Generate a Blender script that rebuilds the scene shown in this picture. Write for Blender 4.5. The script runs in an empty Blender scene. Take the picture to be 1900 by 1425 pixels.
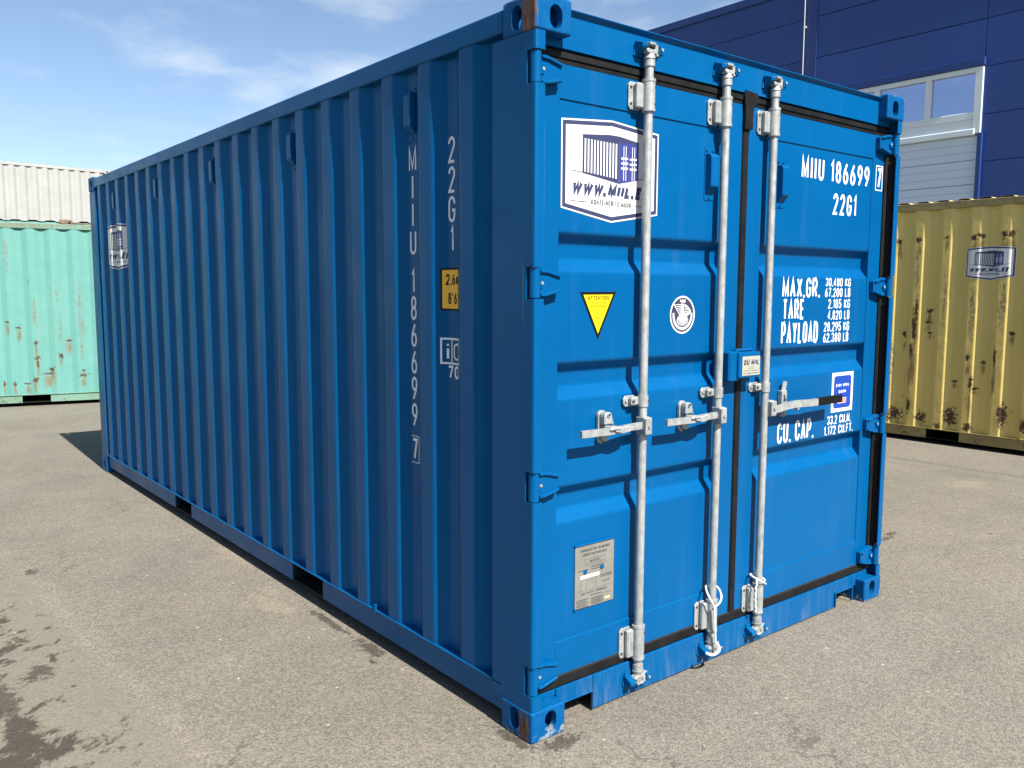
import bpy, bmesh, math, random
from mathutils import Vector, Matrix

R = math.radians
random.seed(7)
SC = bpy.context.scene
COL = SC.collection

# ------------------------------------------------------------------ camera
cam_d = bpy.data.cameras.new('camera')
cam = bpy.data.objects.new('camera', cam_d)
COL.objects.link(cam)
SC.camera = cam
cam_d.sensor_width = 36.0
cam_d.lens = 1580.72 / 1900 * 36
cam_d.clip_start = 0.05
cam_d.clip_end = 2000
_r = Vector((0.77970406, -0.62614202, 0.00278371))
_u = Vector((0.06527237, 0.08570044, 0.99418054))
_f = Vector((0.62273678, 0.7749849, -0.10769075))
CAM = Vector((-1.8680, -2.2062, 1.6152))
cam.matrix_world = Matrix(((_r.x, _u.x, -_f.x, CAM.x), (_r.y, _u.y, -_f.y, CAM.y),
                           (_r.z, _u.z, -_f.z, CAM.z), (0, 0, 0, 1)))

# ------------------------------------------------------------------ sun and sky
TRAVEL = Vector((0.10, 2.41, -2.59)).normalized()       # the way the sunlight travels
sun_d = bpy.data.lights.new('sun', 'SUN')
sun_d.energy = 5.0
sun_d.angle = R(0.53)
sun_d.color = (1.0, 0.955, 0.88)
sun = bpy.data.objects.new('sun', sun_d)
COL.objects.link(sun)
sun.rotation_mode = 'QUATERNION'
sun.rotation_quaternion = TRAVEL.to_track_quat('-Z', 'Y')
sun.location = (0, -10, 12)

W = bpy.data.worlds.new('World')
SC.world = W
W.use_nodes = True
wt = W.node_tree
wt.nodes.clear()
w_out = wt.nodes.new('ShaderNodeOutputWorld')
w_bg = wt.nodes.new('ShaderNodeBackground')
w_bg.inputs['Strength'].default_value = 0.066
sky = wt.nodes.new('ShaderNodeTexSky')
sky.sky_type = 'NISHITA'
sky.sun_disc = False
sky.sun_elevation = math.asin(-TRAVEL.z)
sky.sun_rotation = math.atan2(-TRAVEL.x, -TRAVEL.y)
sky.altitude = 0
sky.air_density = 0.9
sky.dust_density = 0.5
sky.ozone_density = 1.6
# thin clouds: noise over the sky direction projected on a high flat layer
w_tc = wt.nodes.new('ShaderNodeTexCoord')
w_sep = wt.nodes.new('ShaderNodeSeparateXYZ')
wt.links.new(w_tc.outputs['Generated'], w_sep.inputs[0])
w_mx = wt.nodes.new('ShaderNodeMath'); w_mx.operation = 'MAXIMUM'; w_mx.inputs[1].default_value = 0.03
wt.links.new(w_sep.outputs['Z'], w_mx.inputs[0])
w_add = wt.nodes.new('ShaderNodeMath'); w_add.operation = 'ADD'; w_add.inputs[1].default_value = 0.12
wt.links.new(w_mx.outputs[0], w_add.inputs[0])
w_dx = wt.nodes.new('ShaderNodeMath'); w_dx.operation = 'DIVIDE'
w_dy = wt.nodes.new('ShaderNodeMath'); w_dy.operation = 'DIVIDE'
wt.links.new(w_sep.outputs['X'], w_dx.inputs[0]); wt.links.new(w_add.outputs[0], w_dx.inputs[1])
wt.links.new(w_sep.outputs['Y'], w_dy.inputs[0]); wt.links.new(w_add.outputs[0], w_dy.inputs[1])
w_cmb = wt.nodes.new('ShaderNodeCombineXYZ')
wt.links.new(w_dx.outputs[0], w_cmb.inputs[0]); wt.links.new(w_dy.outputs[0], w_cmb.inputs[1])
w_cmb.inputs[2].default_value = 3.7
w_n1 = wt.nodes.new('ShaderNodeTexNoise')
w_n1.inputs['Scale'].default_value = 2.6
w_n1.inputs['Detail'].default_value = 7
w_n1.inputs['Roughness'].default_value = 0.54
w_n1.inputs['Distortion'].default_value = 0.0
wt.links.new(w_cmb.outputs[0], w_n1.inputs['Vector'])
# banks of cloud at chosen bearings raise the local density of the noise
w_bank = None
for (bx_, by_, bz_, wid) in [(0.3333, 0.9061, 0.2605, 0.1), (0.37, 0.8994, 0.2327, 0.07), (0.4895, 0.8225, 0.2897, 0.07), (0.4294, 0.8531, 0.2962, 0.05), (0.6944, 0.655, 0.298, 0.1), (0.455, 0.8558, 0.2462, 0.05)]:
    vd = wt.nodes.new('ShaderNodeVectorMath'); vd.operation = 'DISTANCE'
    wt.links.new(w_tc.outputs['Generated'], vd.inputs[0]); vd.inputs[1].default_value = (bx_, by_, bz_)
    mr = wt.nodes.new('ShaderNodeMapRange'); mr.interpolation_type = 'SMOOTHSTEP'
    mr.inputs['From Min'].default_value = wid * 1.5; mr.inputs['From Max'].default_value = 0.0
    mr.inputs['To Max'].default_value = 0.16
    wt.links.new(vd.outputs['Value'], mr.inputs['Value'])
    if w_bank is None:
        w_bank = mr.outputs[0]
    else:
        mm = wt.nodes.new('ShaderNodeMath'); mm.operation = 'MAXIMUM'
        wt.links.new(w_bank, mm.inputs[0]); wt.links.new(mr.outputs[0], mm.inputs[1]); w_bank = mm.outputs[0]
w_sum = wt.nodes.new('ShaderNodeMath'); w_sum.operation = 'ADD'
wt.links.new(w_n1.outputs['Fac'], w_sum.inputs[0]); wt.links.new(w_bank, w_sum.inputs[1])
w_rmp = wt.nodes.new('ShaderNodeMapRange'); w_rmp.interpolation_type = 'SMOOTHSTEP'
w_rmp.inputs['From Min'].default_value = 0.52
w_rmp.inputs['From Max'].default_value = 0.85
w_rmp.inputs['To Max'].default_value = 0.5
wt.links.new(w_sum.outputs[0], w_rmp.inputs['Value'])
w_mix = wt.nodes.new('ShaderNodeMix'); w_mix.data_type = 'RGBA'
w_mix.inputs[7].default_value = (6.6, 6.8, 7.0, 1)
wt.links.new(w_rmp.outputs[0], w_mix.inputs[0])
wt.links.new(sky.outputs[0], w_mix.inputs[6])
wt.links.new(w_mix.outputs[2], w_bg.inputs['Color'])
wt.links.new(w_bg.outputs[0], w_out.inputs[0])

SC.view_settings.view_transform = 'Standard'
SC.view_settings.look = 'None'
SC.view_settings.gamma = 1.0
SC.view_settings.use_curve_mapping = False
SC.view_settings.exposure = 1.3
try:
    SC.cycles.max_bounces = 8
except Exception:
    pass


# ------------------------------------------------------------------ material helpers
class NT:
    def __init__(s, name):
        s.m = bpy.data.materials.new(name)
        s.m.use_nodes = True
        s.t = s.m.node_tree
        s.bsdf = s.t.nodes.get('Principled BSDF')
        s.obj = s.t.nodes.new('ShaderNodeTexCoord').outputs['Object']

    def n(s, kind, **kw):
        x = s.t.nodes.new(kind)
        for k, v in kw.items():
            setattr(x, k, v)
        return x

    def link(s, a, b):
        s.t.links.new(a, b)

    def put(s, sock, v):
        if isinstance(v, bpy.types.NodeSocket):
            s.link(v, sock)
        elif isinstance(v, (tuple, list)) and len(v) == 3 and sock.type == 'RGBA':
            sock.default_value = (*v, 1)
        else:
            sock.default_value = v

    def math(s, op, a, b=0.0, c=0.0, clamp=False):
        x = s.n('ShaderNodeMath', operation=op, use_clamp=clamp)
        s.put(x.inputs[0], a); s.put(x.inputs[1], b); s.put(x.inputs[2], c)
        return x.outputs[0]

    def noise(s, scale, detail=3, rough=0.55, vec=None, dist=0.0, col=False):
        x = s.n('ShaderNodeTexNoise')
        x.inputs['Scale'].default_value = scale
        x.inputs['Detail'].default_value = detail
        x.inputs['Roughness'].default_value = rough
        x.inputs['Distortion'].default_value = dist
        s.link(vec if vec is not None else s.obj, x.inputs['Vector'])
        return x.outputs['Color' if col else 'Fac']

    def scaled(s, v, vec=None, off=(0, 0, 0)):
        x = s.n('ShaderNodeMapping')
        x.inputs['Scale'].default_value = v
        x.inputs['Location'].default_value = off
        s.link(vec if vec is not None else s.obj, x.inputs['Vector'])
        return x.outputs[0]

    def ramp(s, v, a, b, lo=0.0, hi=1.0):
        x = s.n('ShaderNodeMapRange', interpolation_type='SMOOTHSTEP')
        s.put(x.inputs['Value'], v)
        x.inputs['From Min'].default_value = a
        x.inputs['From Max'].default_value = b
        x.inputs['To Min'].default_value = lo
        x.inputs['To Max'].default_value = hi
        return x.outputs[0]

    def mix(s, f, a, b, blend='MIX'):
        x = s.n('ShaderNodeMix', data_type='RGBA', blend_type=blend)
        s.put(x.inputs[0], f); s.put(x.inputs[6], a); s.put(x.inputs[7], b)
        return x.outputs[2]

    def xyz(s, vec=None):
        x = s.n('ShaderNodeSeparateXYZ')
        s.link(vec if vec is not None else s.obj, x.inputs[0])
        return x.outputs

    def bump(s, h, strength=0.3, dist=0.01):
        x = s.n('ShaderNodeBump')
        x.inputs['Strength'].default_value = strength
        x.inputs['Distance'].default_value = dist
        s.link(h, x.inputs['Height'])
        s.link(x.outputs[0], s.bsdf.inputs['Normal'])

    def out(s, color=None, rough=None, metal=None, spec=None):
        if color is not None: s.put(s.bsdf.inputs['Base Color'], color)
        if rough is not None: s.put(s.bsdf.inputs['Roughness'], rough)
        if metal is not None: s.put(s.bsdf.inputs['Metallic'], metal)
        if spec is not None: s.put(s.bsdf.inputs['Specular IOR Level'], spec)
        return s.m

    def spots(s, lst, vec):
        """smallest normalised distance to a list of ellipses (x, z, rx, rz) in the x-z plane"""
        best = None
        for (x, z, rx, rz) in lst:
            v = s.n('ShaderNodeVectorMath', operation='SUBTRACT')
            s.link(vec, v.inputs[0]); v.inputs[1].default_value = (x, 0, z)
            w = s.n('ShaderNodeVectorMath', operation='MULTIPLY')
            s.link(v.outputs[0], w.inputs[0]); w.inputs[1].default_value = (1 / rx, 0, 1 / rz)
            l = s.n('ShaderNodeVectorMath', operation='LENGTH')
            s.link(w.outputs[0], l.inputs[0])
            best = l.outputs['Value'] if best is None else s.math('MINIMUM', best, l.outputs['Value'])
        return best


def _swap(s):
    """(y, 0, z) of the object coordinate, so that spots can sit on the long side"""
    o = s.xyz()
    c = s.n('ShaderNodeCombineXYZ')
    s.link(o[1], c.inputs[0]); s.link(o[2], c.inputs[2])
    return c.outputs[0]


NT.swap_yz = _swap
def _turn(s, a):
    m = s.n('ShaderNodeMapping')
    m.inputs['Rotation'].default_value = (0, 0, a)
    s.link(s.obj, m.inputs['Vector'])
    return m.outputs[0]


NT.turned = _turn


def _flat(s):
    o = s.xyz()
    c = s.n('ShaderNodeCombineXYZ')
    s.link(o[0], c.inputs[0]); s.link(o[1], c.inputs[2])
    return c.outputs[0]


NT.flat_xy = _flat
def plain(name, col, rough=0.5, metal=0.0, spec=0.5):
    t = NT(name)
    return t.out(col, rough, metal, spec)


def varied(name, col, rough=0.5, metal=0.0, amt=0.12, scale=6.0, bump=0.0, bscale=60, spec=0.5):
    t = NT(name)
    n = t.noise(scale, 5, 0.6)
    k = t.ramp(n, 0.25, 0.75, 1 - amt, 1 + amt)
    c = t.mix(1.0, col, (1, 1, 1), 'MULTIPLY')
    h = t.n('ShaderNodeVectorMath', operation='SCALE')
    t.link(c, h.inputs[0]); t.link(k, h.inputs[3])
    if bump:
        t.bump(t.noise(bscale, 3), bump, 0.004)
    return t.out(h.outputs[0], t.ramp(n, 0.2, 0.8, rough - 0.06, rough + 0.08), metal, spec)


BLUE = (0.0, 0.0635, 0.210)


def blue_paint(name, wear=False, dusty=False):
    t = NT(name)
    n = t.noise(1.1, 4)
    streak = t.noise(1.0, 5, 0.6, t.scaled((14, 14, 0.7)))
    c = t.mix(t.ramp(n, 0.3, 0.7), (0.0, 0.0615, 0.184), (0.0, 0.0705, 0.204))
    c = t.mix(t.ramp(streak, 0.52, 0.8, 0, 0.20), c, (0.03, 0.10, 0.22))
    rough = t.ramp(t.noise(3.0, 4), 0.3, 0.7, 0.33, 0.44)
    if wear:       # fine pale scratches along the height
        sc = t.noise(1.0, 6, 0.7, t.scaled((70, 70, 1.3)))
        big = t.noise(2.2, 2)
        f = t.math('MULTIPLY', t.ramp(sc, 0.64, 0.70), t.ramp(big, 0.46, 0.60))
        c = t.mix(t.math('MULTIPLY', f, 0.7), c, (0.22, 0.28, 0.34))
    if dusty:      # road dust and rain runs on the sill
        d = t.noise(1.0, 6, 0.65, t.scaled((30, 30, 4)))
        z = t.xyz()[2]
        f = t.math('MULTIPLY', t.ramp(d, 0.45, 0.8, 0, 0.45), t.ramp(z, 0.0, 0.16, 1.0, 0.25))
        c = t.mix(f, c, (0.13, 0.165, 0.21))
    t.bump(t.noise(3.0, 4), 0.10, 0.02)
    t.bsdf.inputs['Specular Tint'].default_value = (0.25, 0.7, 1.0, 1)
    return t.out(c, rough, 0.0, 0.28)


M = {}
M['blue'] = blue_paint('blue_paint')
M['blue_post'] = blue_paint('blue_paint_scratched', wear=True)
M['blue_sill'] = blue_paint('blue_paint_dusty', dusty=True)


def casting_mat():
    t = NT('blue_casting_chipped')
    x, y, z = t.xyz()
    n = t.noise(22, 6, 0.7)
    n2 = t.noise(1.0, 5, 0.65, t.scaled((60, 60, 9)))
    c = t.mix(t.ramp(t.noise(30, 4), 0.35, 0.7, 0, 0.5), (0.0, 0.058, 0.180), (0.004, 0.085, 0.235))
    # chipped to pale primer towards the lower and upper rims of the block
    top = t.ramp(z, 2.55, 2.60)
    low = t.ramp(z, 0.075, 0.0)
    rim = t.math('MAXIMUM', top, low)
    f = t.ramp(t.math('ADD', n, t.math('MULTIPLY', rim, 0.20)), 0.68, 0.76)
    c = t.mix(t.math('MULTIPLY', f, 0.75), c, (0.24, 0.25, 0.23))
    # rust where the paint is rubbed off beside the near post's corner
    f2 = t.spots([(0.045, 0.055, 0.034, 0.07), (0.04, 2.53, 0.055, 0.10), (0.10, 2.60, 0.10, 0.022)],
                 t.swap_yz())
    side = t.ramp(x, 0.012, 0.004)
    f2 = t.ramp(t.math('ADD', t.math('SUBTRACT', 1.0, f2), t.math('MULTIPLY', t.math('SUBTRACT', t.math('ADD', t.math('MULTIPLY', n2, 0.5), t.math('MULTIPLY', n, 0.5)), 0.5), 3.0)), 0.0, 0.55)
    f2 = t.math('MULTIPLY', f2, side)
    rust = t.mix(t.ramp(n2, 0.35, 0.7), (0.045, 0.026, 0.018), (0.20, 0.10, 0.055))
    c = t.mix(f2, c, rust)
    t.bump(n, 0.25, 0.003)
    t.bsdf.inputs['Specular Tint'].default_value = (0.3, 0.7, 1.0, 1)
    return t.out(c, 0.5, 0.0, 0.25)


M['casting'] = casting_mat()


def steel_mat():
    t = NT('galvanised_steel')
    n = t.noise(24, 6, 0.7)
    v = t.n('ShaderNodeTexVoronoi'); v.inputs['Scale'].default_value = 160
    t.link(t.obj, v.inputs['Vector'])
    sp = t.noise(1.0, 4, 0.6, t.scaled((90, 90, 12)))
    c = t.mix(t.ramp(n, 0.3, 0.7), (0.25, 0.265, 0.26), (0.35, 0.365, 0.36))
    c = t.mix(t.ramp(sp, 0.52, 0.72, 0, 0.75), c, (0.17, 0.175, 0.17))
    t.bump(n, 0.15, 0.002)
    return t.out(c, t.ramp(n, 0.3, 0.7, 0.42, 0.6), 0.35, 0.5)


M['steel'] = steel_mat()
M['rubber'] = varied('black_rubber', (0.0060, 0.0060, 0.0064), 0.6, 0, 0.35, 14, 0.2, 80, spec=0.18)
M['shade_black'] = varied('painted_shade_black', (0.010, 0.0095, 0.009), 0.7, 0, 0.3, 8, spec=0.2)  # near-black that carries the shade inside the pockets and behind the sill
M['dark'] = plain('dark_cavity', (0.012, 0.014, 0.018), 0.8)
M['white'] = plain('white_vinyl', (0.56, 0.56, 0.555), 0.45)
M['whitetxt'] = plain('white_lettering', (0.68, 0.69, 0.70), 0.5)
M['whiteside'] = M['whitetxt']
M['navyink'] = plain('navy_ink', (0.022, 0.027, 0.075), 0.5)
M['greyink'] = plain('grey_ink', (0.05, 0.055, 0.065), 0.5)
M['black'] = plain('black_ink', (0.004, 0.004, 0.004), 0.5, 0, 0.2)
M['yellowink'] = plain('yellow_vinyl', (0.52, 0.38, 0.0), 0.45)
M['amber'] = plain('amber_vinyl', (0.78, 0.42, 0.02), 0.45)
M['ochreink'] = plain('ochre_ink', (0.26, 0.16, 0.01), 0.5)
M['royal'] = plain('royal_blue_vinyl', (0.006, 0.04, 0.27), 0.4)
M['redink'] = plain('red_ink', (0.33, 0.03, 0.035), 0.45)
M['plate'] = varied('engraved_plate', (0.23, 0.225, 0.20), 0.42, 0.35, 0.08, 20)
M['cream'] = varied('cream_plate', (0.33, 0.325, 0.26), 0.45, 0.1, 0.05, 12)
M['wire'] = plain('white_wire', (0.72, 0.73, 0.72), 0.45, 0.2)


def rusty(name, base, base2, spots, drips, strips, low_rust=0.5, rough=0.55, dust=(0.5, 0.42, 0.3)):
    t = NT(name)
    x, y, z = t.xyz()
    n = t.noise(1.3, 5)
    c = t.mix(t.ramp(n, 0.3, 0.7), base, base2)
    st = t.noise(1.0, 6, 0.65, t.scaled((11, 11, 0.6)))
    c = t.mix(t.ramp(st, 0.48, 0.78, 0, 0.5), c, dust)
    n2 = t.noise(30, 8, 0.74, dist=0.4)
    n3 = t.noise(1.0, 6, 0.7, t.scaled((42, 42, 6)))
    wob = t.math('MULTIPLY', t.math('SUBTRACT', n2, 0.5), 3.6)
    if strips:
        d = t.spots(strips, t.obj)
        f = t.ramp(t.math('ADD', t.math('SUBTRACT', 1.0, d), t.math('MULTIPLY', t.math('SUBTRACT', n3, 0.5), 3.5)), 0.15, 0.5)
        c = t.mix(t.math('MULTIPLY', t.math('MULTIPLY', f, 0.8), t.ramp(n2, 0.42, 0.58, 0.15, 1.0)), c, t.mix(n2, (0.12, 0.08, 0.055), (0.17, 0.145, 0.105)))
    if drips:
        d = t.spots(drips, t.obj)
        f = t.ramp(t.math('ADD', t.math('SUBTRACT', 1.0, d), t.math('MULTIPLY', t.math('SUBTRACT', n3, 0.5), 3.0)), 0.1, 0.8)
        c = t.mix(t.math('MULTIPLY', f, 0.75), c, (0.15, 0.085, 0.03))
    d = t.spots(spots, t.obj)
    f = t.ramp(t.math('ADD', t.math('SUBTRACT', 1.15, d), wob), 0.25, 0.75)
    rust = t.mix(n3, (0.030, 0.015, 0.010), (0.10, 0.046, 0.022))
    c = t.mix(f, c, rust)
    # general freckles of rust, thicker near the ground
    g = t.math('ADD', t.noise(9, 8, 0.72), t.math('MULTIPLY', t.ramp(z, 0.55, 0.0), 0.10 * low_rust))
    f = t.ramp(g, 0.66, 0.70)
    c = t.mix(t.math('MULTIPLY', f, 0.8), c, rust)
    t.bump(t.noise(4, 5), 0.25, 0.03)
    return t.out(c, rough, 0, 0.35)


Y_SPOTS = [(3.48, 2.17, .035, .05), (3.70, 2.18, .045, .05), (3.99, 2.19, .035, .035), (4.27, 2.18, .05, .05),
           (4.33, 2.19, .04, .04), (4.55, 2.19, .04, .06), (4.62, 2.20, .04, .05), (4.84, 2.2, .05, .05), (3.2, 2.17, .05, .05),
           (3.69, 1.27, .04, .22), (3.71, 1.46, .025, .14), (3.67, .99, .03, .12), (3.84, 1.42, .05, .035), (3.83, 1.30, .05, .03),
           (3.85, 1.19, .04, .02), (3.58, 1.16, .03, .05), (4.31, .70, .03, .10), (4.35, .63, .04, .02), (4.53, .96, .025, .12),
           (4.41, .91, .035, .03), (4.27, .94, .03, .05), (4.14, .69, .05, .02), (4.67, 1.21, .04, .03),
           (3.51, .28, .11, .10), (3.81, .27, .07, .09), (4.12, .32, .09, .14), (4.62, .38, .06, .16), (3.67, .38, .03, .12),
           (4.0, .2, .05, .05), (4.31, .22, .06, .06), (4.85, .3, .08, .1), (4.95, 1.0, .04, .1)]
Y_DRIPS = [(x, z - 2.2 * rz, rx * 1.0, rz * 2.2) for (x, z, rx, rz) in Y_SPOTS if z > .5]
Y_STRIPS = [(3.69, 1.85, .03, .35), (4.57, 1.5, .05, .3), (4.28, 1.45, .04, .3), (4.0, 1.5, .03, .3), (3.45, .8, .06, .4)]
M['yellow'] = rusty('faded_yellow_paint', (0.585, 0.445, 0.130), (0.645, 0.49, 0.142), Y_SPOTS, Y_DRIPS, Y_STRIPS, 0.6,
                    0.5, (0.42, 0.34, 0.16))
M['yellow_rail'] = rusty('faded_yellow_rail', (0.29, 0.225, 0.075), (0.22, 0.175, 0.07), [(9, 9, .1, .1)], None,
                         [(4.0, 2.56, 2.0, .03)], 1.0, 0.55, (0.26, 0.22, 0.14))
T_SPOTS = [(3.75, 1.18, .045, .022), (3.88, 1.10, .05, .02), (4.49, .91, .07, .02), (4.22, .45, .13, .02), (3.95, .32, .07, .018),
           (4.08, .88, .03, .06), (4.38, .70, .04, .06), (4.09, .67, .04, .05), (4.65, .41, .07, .03), (3.80, .32, .03, .06),
           (4.05, .37, .05, .06), (3.67, .32, .02, .05), (4.26, .51, .05, .04), (4.09, .60, .02, .08), (4.66, .48, .03, .02)]
T_DRIPS = [(x, z - .09, rx * .8, .13) for (x, z, rx, rz) in T_SPOTS]
T_STRIPS = [(4.655, 1.62, .03, .25), (4.65, 1.25, .05, .45), (4.645, .8, .03, .35), (4.37, 1.55, .03, .2), (4.39, 1.1, .03, .25),
            (4.08, 1.3, .04, .3), (3.78, 2.1, .03, .3)]
M['teal'] = rusty('faded_turquoise_paint', (0.086, 0.238, 0.212), (0.098, 0.258, 0.230), T_SPOTS, T_DRIPS, T_STRIPS, 0.5,
                  0.6, (0.155, 0.265, 0.20))
M['teal_rail'] = rusty('faded_turquoise_rail', (0.11, 0.19, 0.13), (0.12, 0.24, 0.19), [(9, 9, .1, .1)], None,
                       [(3.8, 2.52, 1.5, .06)], 1.0, 0.6, (0.125, 0.125, 0.08))
M['cwhite'] = varied('white_container_paint', (0.285, 0.288, 0.275), 0.5, 0, 0.06, 2.0)
M['rustmetal'] = varied('rusty_steel', (0.15, 0.10, 0.07), 0.75, 0, 0.45, 18, 0.3, 70)
M['navy'] = varied('navy_cladding', (0.011, 0.043, 0.20), 0.42, 0, 0.06, 0.7)
_t = NT('navy_panel')
_oi = _t.n('ShaderNodeObjectInfo')
_hs = _t.n('ShaderNodeVectorMath', operation='SCALE')
_t.put(_hs.inputs[0], (0.011, 0.043, 0.20)); _t.link(_t.math('MULTIPLY', _t.ramp(_oi.outputs['Random'], 0, 1, 0.93, 1.07), _t.ramp(_t.noise(1.0, 5, 0.6, _t.scaled((1, 1.6, 0.25))), 0.3, 0.7, 0.92, 1.08)), _hs.inputs[3])
_t.bump(_t.noise(1.3, 2), 0.12, 0.03)
M['navy'] = _t.out(_hs.outputs[0], 0.4, 0, 0.5)
M['navytrim'] = varied('navy_trim', (0.010, 0.036, 0.17), 0.38, 0, 0.06, 1.0)
M['doorgrey'] = varied('light_grey_door', (0.55, 0.64, 0.74), 0.45, 0, 0.04, 1.0)
M['framegrey'] = varied('pale_grey_frame', (0.62, 0.69, 0.73), 0.4, 0, 0.04, 1.5)
M['wiremetal'] = plain('bare_conductor', (0.55, 0.55, 0.56), 0.4, 0.5)


def glass_mat():
    t = NT('reflecting_window_glass')
    return t.out((0.42, 0.47, 0.66), 0.05, 0.9, 0.9)


M['glass'] = glass_mat()


def ground_mat():
    t = NT('worn_asphalt')
    x, y, z = t.xyz()
    big = t.noise(0.45, 5, 0.6)
    mid = t.noise(2.6, 6, 0.62)
    c = t.mix(t.ramp(big, 0.3, 0.7), (0.126, 0.113, 0.091), (0.156, 0.140, 0.115))
    c = t.mix(t.ramp(mid, 0.35, 0.72, 0, 0.55), c, (0.166, 0.148, 0.117))
    c = t.mix(t.ramp(t.noise(1.1, 5, 0.6, t.scaled((1, 1, 1), off=(7, 3, 0))), 0.5, 0.75, 0, 0.55), c, (0.110, 0.102, 0.088))
    # aggregate: single stones of about 8 mm, then coarser mottling
    v = t.n('ShaderNodeTexVoronoi'); v.inputs['Scale'].default_value = 165
    t.link(t.obj, v.inputs['Vector'])
    vs = t.n('ShaderNodeSeparateColor'); t.link(v.outputs['Color'], vs.inputs[0])
    v2 = t.n('ShaderNodeTexVoronoi'); v2.inputs['Scale'].default_value = 58
    t.link(t.obj, v2.inputs['Vector'])
    vs2 = t.n('ShaderNodeSeparateColor'); t.link(v2.outputs['Color'], vs2.inputs[0])
    gr = t.math('MULTIPLY', t.ramp(vs.outputs[0], 0.0, 1.0, 0.70, 1.30), t.ramp(vs2.outputs[1], 0.0, 1.0, 0.94, 1.06))
    gr = t.math('MULTIPLY', gr, t.ramp(t.noise(33, 4, 0.7), 0.3, 0.7, 0.95, 1.05))
    # dusty worn patch lower left where the fine dust has filled the grain
    edge = t.math('ADD', t.math('ADD', x, t.math('MULTIPLY', y, 0.055)), t.math('MULTIPLY', t.math('SUBTRACT', t.noise(3.2, 5), 0.5), 0.26))
    dust = t.math('MULTIPLY', t.ramp(edge, -0.88, -1.02), t.ramp(y, 3.5, 2.9))
    dust = t.math('MULTIPLY', dust, 0.85)
    soft = t.ramp(dust, 0, 1, 1.0, 0.45)
    gr = t.math('ADD', t.math('MULTIPLY', t.math('SUBTRACT', gr, 1.0), soft), 1.0)
    c = t.mix(t.math('MULTIPLY', dust, 0.8), c, (0.150, 0.135, 0.104))
    rim = t.math('MULTIPLY', t.ramp(edge, -0.82, -0.90), t.ramp(edge, -1.0, -0.90))
    c = t.mix(t.math('MULTIPLY', rim, 0.3), c, (0.19, 0.17, 0.13))
    # pale sandy smears
    sm = t.spots([(0.0, 2.80, .12, .35), (-0.16, 1.9, .10, .35), (4.1, 0.13, .30, .10), (5.6, .9, .3, .15), (-.1, 2.1, .09, .2)], t.flat_xy())
    f = t.ramp(t.math('ADD', t.math('SUBTRACT', 1.0, sm), t.math('MULTIPLY', t.math('SUBTRACT', mid, 0.5), 2.2)), 0.1, 0.8)
    c = t.mix(t.math('MULTIPLY', f, 0.32), c, (0.245, 0.20, 0.14))
    # wet or oily blotches on the dusty patch, and a few further off
    w1 = t.noise(1.0, 9, 0.70, t.scaled((10.5, 6.0, 1), t.turned(0.68), off=(1.3, .4, 0)), 0.3)
    w0 = t.noise(1.6, 3, 0.5)
    reg = t.math('MULTIPLY', t.ramp(x, -0.96, -1.50), t.ramp(y, 3.5, 2.3))
    wet = t.ramp(t.math('ADD', t.math('ADD', w1, t.math('MULTIPLY', t.math('SUBTRACT', w0, 0.5), 0.35)), t.math('MULTIPLY', reg, 0.13)), 0.60, 0.675)
    wet = t.math('MULTIPLY', wet, t.ramp(reg, 0.02, 0.2))
    ws = t.spots([(-1.04, 3.24, .05, .08), (-1.25, 1.76, .07, .10), (-1.42, 1.55, .07, .25),
                  (3.63, 0.56, .10, .035), (3.5, .52, .12, .03), (3.9, 1.0, .10, .02), (-0.035, 1.10, .05, .16), (-0.04, 1.5, .03, .3),
                  (-.10, .98, .02, .04), (4.17, .14, .03, .02), (.10, -0.05, .12, .05), (-.02, .08, .035, .14)], t.flat_xy())
    w2 = t.ramp(t.math('ADD', t.math('SUBTRACT', 1.0, ws), t.math('MULTIPLY', t.math('SUBTRACT', t.noise(26, 6, 0.7), 0.5), 3.2)), 0.15, 0.5)
    wet = t.math('MAXIMUM', wet, t.math('MULTIPLY', w2, 0.85))
    c = t.mix(t.math('MULTIPLY', wet, 0.84), c, (0.034, 0.027, 0.019))
    # tyre marks running along the yard
    for (sx, sy, off, wdt, k) in ((1.0, 0.03, 6.30, 0.07, 0.40), (1.0, 0.03, 6.05, 0.05, 0.15), (0.10, 1.0, -0.42, 0.10, 0.10)):
        p = t.math('ADD', t.math('ADD', t.math('MULTIPLY', x, sx), t.math('MULTIPLY', y, sy)), t.math('MULTIPLY', t.math('SUBTRACT', t.noise(0.9, 3), 0.5), 0.12))
        d = t.math('ABSOLUTE', t.math('SUBTRACT', p, off))
        f = t.math('MULTIPLY', t.ramp(d, wdt, wdt * 0.3), t.ramp(mid, 0.3, 0.6, 0.4, 1.0))
        c = t.mix(t.math('MULTIPLY', f, k), c, (0.06, 0.056, 0.05))
    h = t.n('ShaderNodeVectorMath', operation='SCALE')
    t.link(c, h.inputs[0]); t.link(gr, h.inputs[3])
    # hairline cracks
    wv = t.n('ShaderNodeVectorMath', operation='ADD')
    t.link(t.obj, wv.inputs[0])
    nv = t.n('ShaderNodeVectorMath', operation='SCALE')
    t.link(t.noise(2.2, 5, 0.65, col=True), nv.inputs[0]); nv.inputs[3].default_value = 0.55
    t.link(nv.outputs[0], wv.inputs[1])
    ve = t.n('ShaderNodeTexVoronoi', feature='DISTANCE_TO_EDGE'); ve.inputs['Scale'].default_value = 0.42
    t.link(wv.outputs[0], ve.inputs['Vector'])
    f = t.math('MULTIPLY', t.ramp(ve.outputs['Distance'], 0.0045, 0.0012), t.ramp(t.noise(0.8, 3), 0.48, 0.6))
    c2 = t.mix(t.math('MULTIPLY', f, 0.55), h.outputs[0], (0.055, 0.048, 0.040))
    # rare pale chippings
    v3 = t.n('ShaderNodeTexVoronoi'); v3.inputs['Scale'].default_value = 30
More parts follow.
